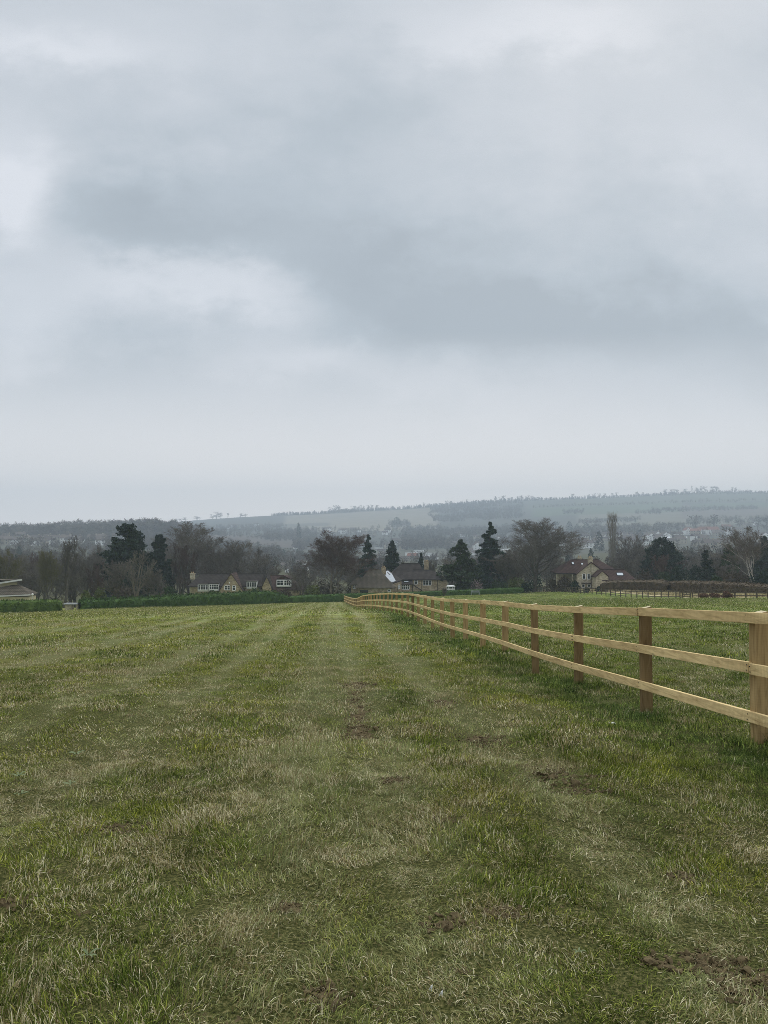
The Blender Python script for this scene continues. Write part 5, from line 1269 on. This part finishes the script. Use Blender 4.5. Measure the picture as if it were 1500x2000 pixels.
VAR = {'sx': ('far_stone', 'far_roof', 11, 7, 5, 3, 'x'), 'sy': ('far_stone', 'far_roof', 8, 9, 5, 3.4, 'y'), 'wx': ('far_white', 'far_roof', 11, 7, 5, 3, 'x'), 'wy': ('far_white', 'far_roof', 8, 9, 5, 3.6, 'y'),
       'rx': ('far_stone', 'far_red', 12, 8, 5, 3.2, 'x'), 'ry': ('far_white', 'far_red', 8, 8, 5.5, 4.2, 'y'), 'ff': ('far_white', 'far_palroof', 20, 10, 3.5, 0, 'f'), 'tx': ('far_stone', 'far_palroof', 26, 7, 4, 1.6, 'x'), 'wr': ('far_white', 'far_red', 16, 8, 6, 4, 'x')}
LAB = {'sx': 'small pale stone house with grey roof in the hazy valley town', 'sy': 'small stone gable ended house in the hazy valley town', 'wx': 'small white rendered house with grey roof in the hazy valley town', 'wy': 'small white gabled house in the hazy valley town',
       'rx': 'small stone house with red roof in the hazy valley town', 'ry': 'white gabled house with red roof in the hazy valley town', 'ff': 'low flat roofed white building among the valley trees', 'tx': 'long low pale roofed terrace in the valley town', 'wr': 'broad white building with steep red roof above the right of the town'}
def town(v, px, py, s=1.0, rz=None, D0=260):
    if v not in HM: HM[v] = house_mesh(*VAR[v], v)
    x, y = hit(px, py, D0, 2400)
    e = empty('town_house' if v not in ('ff', 'tx') else 'town_building', (x, y, gz(x, y)+.3), random.uniform(-.35, .35) if rz is None else rz, LAB[v], 'house' if v not in ('ff', 'tx') else 'building', {'s': 'stone houses of the valley town', 'w': 'white houses of the valley town', 'r': 'red roofed houses of the valley town', 'f': 'flat roofed buildings in the valley', 't': 'long roofed terraces of the valley town'}[v[0]])
    e.scale = (s, s, s)
    for n_, me in HM[v]: link(n_, me, e)
for v, px, py, s in [('sx', 1107, 1062, 1), ('sy', 1113, 1066, 1.1), ('sx', 1124, 1065, 1), ('sy', 1145, 1066, 1.1), ('sy', 1163, 1064, 1.1), ('sx', 1133, 1063, 1), ('sx', 1170, 1056, 1), ('wx', 1156, 1067, .7), ('sx', 1105, 1052, .9), ('sx', 1122, 1048, .9), ('sx', 1140, 1050, .8), ('sx', 1180, 1058, .8), ('wx', 1215, 1052, 1.2), ('sx', 1218, 1062, 1), ('sx', 1230, 1064, 1),
        ('wy', 1262, 1056, .9), ('wy', 1272, 1054, 1), ('wy', 1282, 1052, 1.2), ('wx', 1285, 1056, 1.1), ('wy', 1297, 1054, 1.2), ('wy', 1304, 1054, 1), ('tx', 1320, 1057, 1.), ('tx', 1303, 1058, .8), ('ry', 1341, 1044, 1.1), ('ry', 1347, 1044, 1.1), ('rx', 1358, 1045, 1.2), ('wr', 1376, 1044, 1.2), ('wr', 1391, 1044, 1.2), ('wx', 1397, 1045, 1), ('sx', 1405, 1046, 1), ('wx', 1359, 1056, 1.1), ('wx', 1366, 1055, .9), ('rx', 1418, 1036, 1.2), ('wx', 1425, 1034, .9), ('wy', 1419, 1044, .9), ('wy', 1476, 1026, .9), ('sx', 1455, 1030, 1), ('sx', 1440, 1040, 1), ('sx', 1330, 1062, 1), ('sx', 1313, 1064, .9), ('sx', 1295, 1066, .9),
        ('ff', 806, 1085, .8), ('ff', 818, 1079, .6), ('ff', 843, 1085, .7), ('tx', 828, 1091, .5), ('rx', 806, 1094, .8), ('wx', 852, 1093, .4), ('ff', 740, 1072, .6), ('wx', 757, 1041, .8), ('wx', 668, 1042, .9), ('wx', 672, 1040, .8), ('sx', 690, 1040, .9), ('wx', 641, 1037, .8), ('sx', 634, 1038, .8), ('wx', 700, 1040, .6), ('sx', 712, 1050, .8), ('wx', 752, 1045, .7), ('ff', 940, 1040, .9), ('wx', 926, 1085, .6), ('wx', 932, 1087, .6), ('sx', 916, 1082, .8), ('wy', 950, 1084, .5), ('sx', 966, 1082, .7), ('tx', 985, 1078, .6),
        ('sx', 556, 1111, .5), ('wx', 562, 1109, .4), ('wx', 570, 1110, .45), ('sx', 580, 1114, .5), ('wx', 590, 1108, .5), ('wx', 593, 1101, .5), ('sx', 575, 1120, .5), ('wx', 566, 1119, .4), ('sx', 585, 1104, .5), ('wx', 596, 1114, .4), ('wx', 523, 1079, .4), ('wx', 577, 1072, .6), ('sx', 572, 1102, .5), ('sx', 735, 1094, .7), ('sx', 790, 1097, .6), ('sx', 745, 1083, .8), ('sx', 870, 1092, .6),
        ('sx', 70, 1060, .9), ('sx', 92, 1062, .9), ('wx', 98, 1063, .7), ('sx', 150, 1060, .9), ('wx', 154, 1063, .8), ('sx', 182, 1059, .9), ('sx', 200, 1061, .9), ('wx', 196, 1063, .7), ('sx', 130, 1058, .9), ('sx', 22, 1064, .9), ('wx', 30, 1064, .8), ('sx', 110, 1058, .8), ('wx', 455, 1031, 1), ('sx', 462, 1031, 1), ('wx', 448, 1033, .8), ('wx', 500, 1028, 1), ('sx', 490, 1030, 1), ('sx', 510, 1032, .9),
        ('sx', 40, 1052, .9), ('sx', 230, 1056, .9)]:
    town(v, px, py, s*(1.7 if 610 < px < 780 and py < 1055 else 1.35 if px < 250 or 430 < px < 520 else 1.15))
for i in range(105):
    v = random.choice(['sx', 'sx', 'sy', 'sx', 'wx', 'wy', 'wx']); px = random.choice([random.uniform(1080, 1260), random.uniform(1250, 1500), random.uniform(620, 800), random.uniform(880, 1080), random.uniform(0, 250)]); py = random.uniform(1046, 1074) if px > 600 else random.uniform(1054, 1066)
    town(v, px, py, random.uniform(.9, 1.35))

# mast on the hill
xm, ym = X(1352, 3170), 3170
m_ = empty('radio_mast', (xm, ym, gz(xm, ym)), 0, 'thin mast on the top of the far hill at the right', 'mast'); m_['_o'] = tuple(m_.location)
mb = MB(); mb.tube([(xm, ym, gz(xm, ym)-1), (xm, ym, gz(xm, ym)+34)], [1.0, .6], 5); mb.build('pole', M['far_roof'], m_)
mb = MB(); mb.box((xm-3, ym-.5, gz(xm, ym)+26), (xm+3, ym+.5, gz(xm, ym)+28)); mb.build('crossbar', M['far_roof'], m_)

# ------------------------------------------------------------------ small things lying in the near grass
def weed(px, py, s, label, n=6, rot=0):
    s *= .55; x, y = hit(px, py, 1.5, 40); z = gz(x, y); mb = MB(); r = np.random.default_rng(int(px+py))
    for i in range(n):
        a = rot+i*6.283/n+r.normal()*.3; L = s*r.uniform(.7, 1.1); w = L*.28; rise = r.uniform(.25, .6); d = np.array([math.cos(a), math.sin(a), 0]); q = np.array([-math.sin(a), math.cos(a), 0])
        V = []; m = 6
        for j in range(m+1):
            t = j/m; c = d*L*t+UP*(L*rise*math.sin(t*2.2)*.6+.04); ww = w*math.sin(math.pi*min(1, t*.93+.05))**.8
            V += [c-q*ww*.5+UP*ww*.15, c, c+q*ww*.5+UP*ww*.15]
        mb.add(V, [(j*3+k_, j*3+k_+1, j*3+k_+4, j*3+k_+3) for j in range(m) for k_ in range(2)])
    o = mb.build('weed_leaves', M['weed'], None, True); o.location = (x, y, z)
    return tag(o, label, 'weed')
weed(172, 1868, .075, 'small grey green weed with pale upright leaf low in the near grass', 5)
weed(42, 1556, .11, 'grey green broad leaved weed nearest the field edge', 6)
weed(36, 1526, .12, 'pale leaved weed just above the broad leaved one', 6)
weed(138, 1542, .11, 'spiky grey weed right of the two pale weeds', 6)
weed(150, 1476, .13, 'larger spreading grey weed higher up the slope', 7)
weed(1130, 1865, .05, 'small dark weed rosette in the near right grass', 6)
def petal(px, py, s, label, cat='petal', name='white_petal'):
    x, y = hit(px, py, 1.5, 40); z = gz(x, y)+.035; mb = MB(); V = [(0, 0, .004)]
    for j in range(9):
        a = j*6.283/9; V.append((math.cos(a)*s*(1+.2*math.sin(3*a)), math.sin(a)*s*.6, .01*math.sin(2*a)))
    V += [(v[0], v[1], v[2]-.006) for v in V]
    mb.add(V, [(0, 1+j, 1+(j+1) % 9) for j in range(9)]+[(10, 11+(j+1) % 9, 11+j) for j in range(9)]+[(1+j, 11+j, 11+(j+1) % 9, 1+(j+1) % 9) for j in range(9)])
    o = mb.build(name, M['petal']); o.location = (x, y, z); o.rotation_euler = (.2, .1, s*90); return tag(o, label, cat)
petal(842, 1922, .006, 'small white daisy petal in the grass, left of a pair'); petal(862, 1931, .0065, 'small white daisy petal in the grass, right of a pair')
petal(1195, 1418, .035, 'white scrap of paper lying in the grass near the second fence post', 'litter', 'paper_scrap')

# ------------------------------------------------------------------ haze
mb = MB(); mb.box((-5000, -60, -130), (5000, 3680, 232))
hz = mb.build('haze', M['petal']); hz.data.materials.clear()
hm = bpy.data.materials.new('haze_air'); hm.use_nodes = True; hn = hm.node_tree; hn.nodes.clear()
ho = hn.nodes.new('ShaderNodeOutputMaterial'); hv = hn.nodes.new('ShaderNodeVolumePrincipled')
hv.inputs['Color'].default_value = (.70, .80, .905, 1); hv.inputs['Density'].default_value = .00036; hv.inputs['Anisotropy'].default_value = 0
hn.links.new(hv.outputs[0], ho.inputs['Volume']); hz.data.materials.append(hm)
tag(hz, 'thin grey haze hanging over the valley and hills', 'haze', kind='stuff')

# ------------------------------------------------------------------ sky and light
w = bpy.data.worlds.new('World'); scene.world = w; w.use_nodes = True; nt = w.node_tree
bg = nt.nodes['Background']; out = nt.nodes['World Output']
SUN_EL, SUN_AZ = 38, 20
skyt = node(nt, 'ShaderNodeTexSky', sky_type='NISHITA'); skyt.sun_disc = False; skyt.sun_elevation = R(SUN_EL); skyt.sun_rotation = R(SUN_AZ)
tc = node(nt, 'ShaderNodeTexCoord'); sx = node(nt, 'ShaderNodeSeparateXYZ'); nt.links.new(tc.outputs['Generated'], sx.inputs[0])
yy_ = mth(nt, 'MAXIMUM', sx.outputs[1], .12)
a_ = mth(nt, 'DIVIDE', sx.outputs[0], yy_); e_ = mth(nt, 'DIVIDE', sx.outputs[2], yy_)
cb = node(nt, 'ShaderNodeCombineXYZ'); nt.links.new(a_, cb.inputs[0]); nt.links.new(mth(nt, 'MULTIPLY', e_, 1.7), cb.inputs[1])
nv_ = cb.outputs[0]
n1 = noise(nt, 3.2, nv_, 5, .55); n2 = noise(nt, 9, nv_, 5, .6)
cb2 = node(nt, 'ShaderNodeCombineXYZ'); nt.links.new(mth(nt, 'ADD', a_, 7.3), cb2.inputs[0]); nt.links.new(mth(nt, 'MULTIPLY', e_, 1.5), cb2.inputs[1])
n3 = noise(nt, 4.5, cb2.outputs[0], 6, .58)
wa = mth(nt, 'ADD', a_, mth(nt, 'ADD', mth(nt, 'MULTIPLY', mth(nt, 'SUBTRACT', n1, .5), .26), mth(nt, 'MULTIPLY', mth(nt, 'SUBTRACT', n2, .5), .11)))
we = mth(nt, 'ADD', e_, mth(nt, 'ADD', mth(nt, 'MULTIPLY', mth(nt, 'SUBTRACT', n3, .5), .2), mth(nt, 'MULTIPLY', mth(nt, 'SUBTRACT', n2, .5), .09)))
blobs = [(270, 400, 170, 95, -.75), (420, 470, 160, 60, -.35), (720, 530, 190, 100, -.8), (930, 640, 230, 75, -.75), (1250, 630, 320, 95, -.8), (560, 330, 220, 120, -.3), (1500, 720, 100, 90, -.5), (760, 180, 120, 150, -.2), (1050, 470, 250, 120, -.2),
         (40, 350, 95, 120, 1.1), (110, 60, 190, 60, .7), (450, 575, 170, 44, .75), (240, 540, 130, 42, .5), (180, 600, 160, 60, .3), (20, 600, 90, 90, .25), (610, 690, 120, 50, .5), (1050, 30, 270, 60, .6), (1440, 310, 110, 80, .35), (860, 760, 200, 40, .25), (1150, 240, 200, 90, .15), (200, 740, 250, 45, -.25)]
tot = None
for (px, py, sx_, sy_, am) in blobs:
    a0 = (px-750)/F; e0 = (HOR-py)/F
    da = mth(nt, 'DIVIDE', mth(nt, 'SUBTRACT', wa, a0), sx_/F); de = mth(nt, 'DIVIDE', mth(nt, 'SUBTRACT', we, e0), sy_/F)
    g = mth(nt, 'MULTIPLY', mth(nt, 'EXPONENT', mth(nt, 'MULTIPLY', mth(nt, 'ADD', mth(nt, 'MULTIPLY', da, da), mth(nt, 'MULTIPLY', de, de)), -1)), am)
    tot = g if tot is None else mth(nt, 'ADD', tot, g)
tot = mth(nt, 'ADD', tot, mth(nt, 'MULTIPLY', mth(nt, 'SUBTRACT', n3, .5), 1.0))
tot = mth(nt, 'ADD', tot, mth(nt, 'MULTIPLY', mth(nt, 'SUBTRACT', n2, .5), .35))
fac = mth(nt, 'ADD', mth(nt, 'MULTIPLY', tot, .56), .5, clamp=True)
def srgb(r, g, b): return tuple(((c/255+.055)/1.055)**2.4 for c in (r, g, b))
cl = ramp(nt, fac, [(0, srgb(161, 170, 178)), (.3, srgb(175, 184, 192)), (.55, srgb(192, 198, 205)), (1, srgb(218, 221, 227))])
hzf = ramp(nt, e_, [(.0, 1.), (.10, .85), (.17, .45), (.27, 0.)])
cl = mix(nt, hzf, cl, (.85, .825, .83))
low = ramp(nt, e_, [(.0, (1.42, 1.38, 1.33)), (.05, (1.22, 1.19, 1.15)), (.1, (1.1, 1.08, 1.05)), (.2, (1, 1, 1))]); cl = mix(nt, 1.0, cl, low, 'MULTIPLY')
# overcast sky is brighter overhead
zen = ramp(nt, sx.outputs[2], [(.58, (1., 1., 1.)), (.92, (2.9, 2.85, 2.75))])
cl = mix(nt, 1.0, cl, zen, 'MULTIPLY')
nis = mix(nt, 1.0, skyt.outputs[0], (.1, .1, .1), 'MULTIPLY')
fin = mix(nt, .94, nis, cl)
nt.links.new(fin, bg.inputs['Color']); bg.inputs['Strength'].default_value = 1.12

sd = bpy.data.lights.new('sun', 'SUN'); sd.energy = 1.5; sd.angle = R(25); sd.color = (1, .97, .92)
so = bpy.data.objects.new('sun', sd); COL.objects.link(so)
dirv = Vector((math.sin(R(SUN_AZ))*math.cos(R(SUN_EL)), math.cos(R(SUN_AZ))*math.cos(R(SUN_EL)), math.sin(R(SUN_EL))))
so.rotation_euler = (-dirv).to_track_quat('-Z', 'Y').to_euler()

# ------------------------------------------------------------------ camera
cd = bpy.data.cameras.new('camera'); co = bpy.data.objects.new('camera', cd); COL.objects.link(co); scene.camera = co
co.location = (0, 0, CZ); co.rotation_euler = (R(90)+PITCH, 0, 0)
cd.sensor_fit = 'VERTICAL'; cd.sensor_height = 32; cd.lens = 32*F/2000; cd.clip_start = .05; cd.clip_end = 20000
vs = scene.view_settings; vs.view_transform = 'Standard'; vs.look = 'None'; vs.exposure = 0; vs.gamma = 1
cy = scene.cycles
cy.denoising_prefilter = 'NONE'; cy.filter_width = .85
cy.max_bounces = 6; cy.diffuse_bounces = 3; cy.glossy_bounces = 2; cy.transmission_bounces = 2; cy.transparent_max_bounces = 4; cy.volume_bounces = 1
for o in bpy.data.objects:
    if '_o' in o: del o['_o']
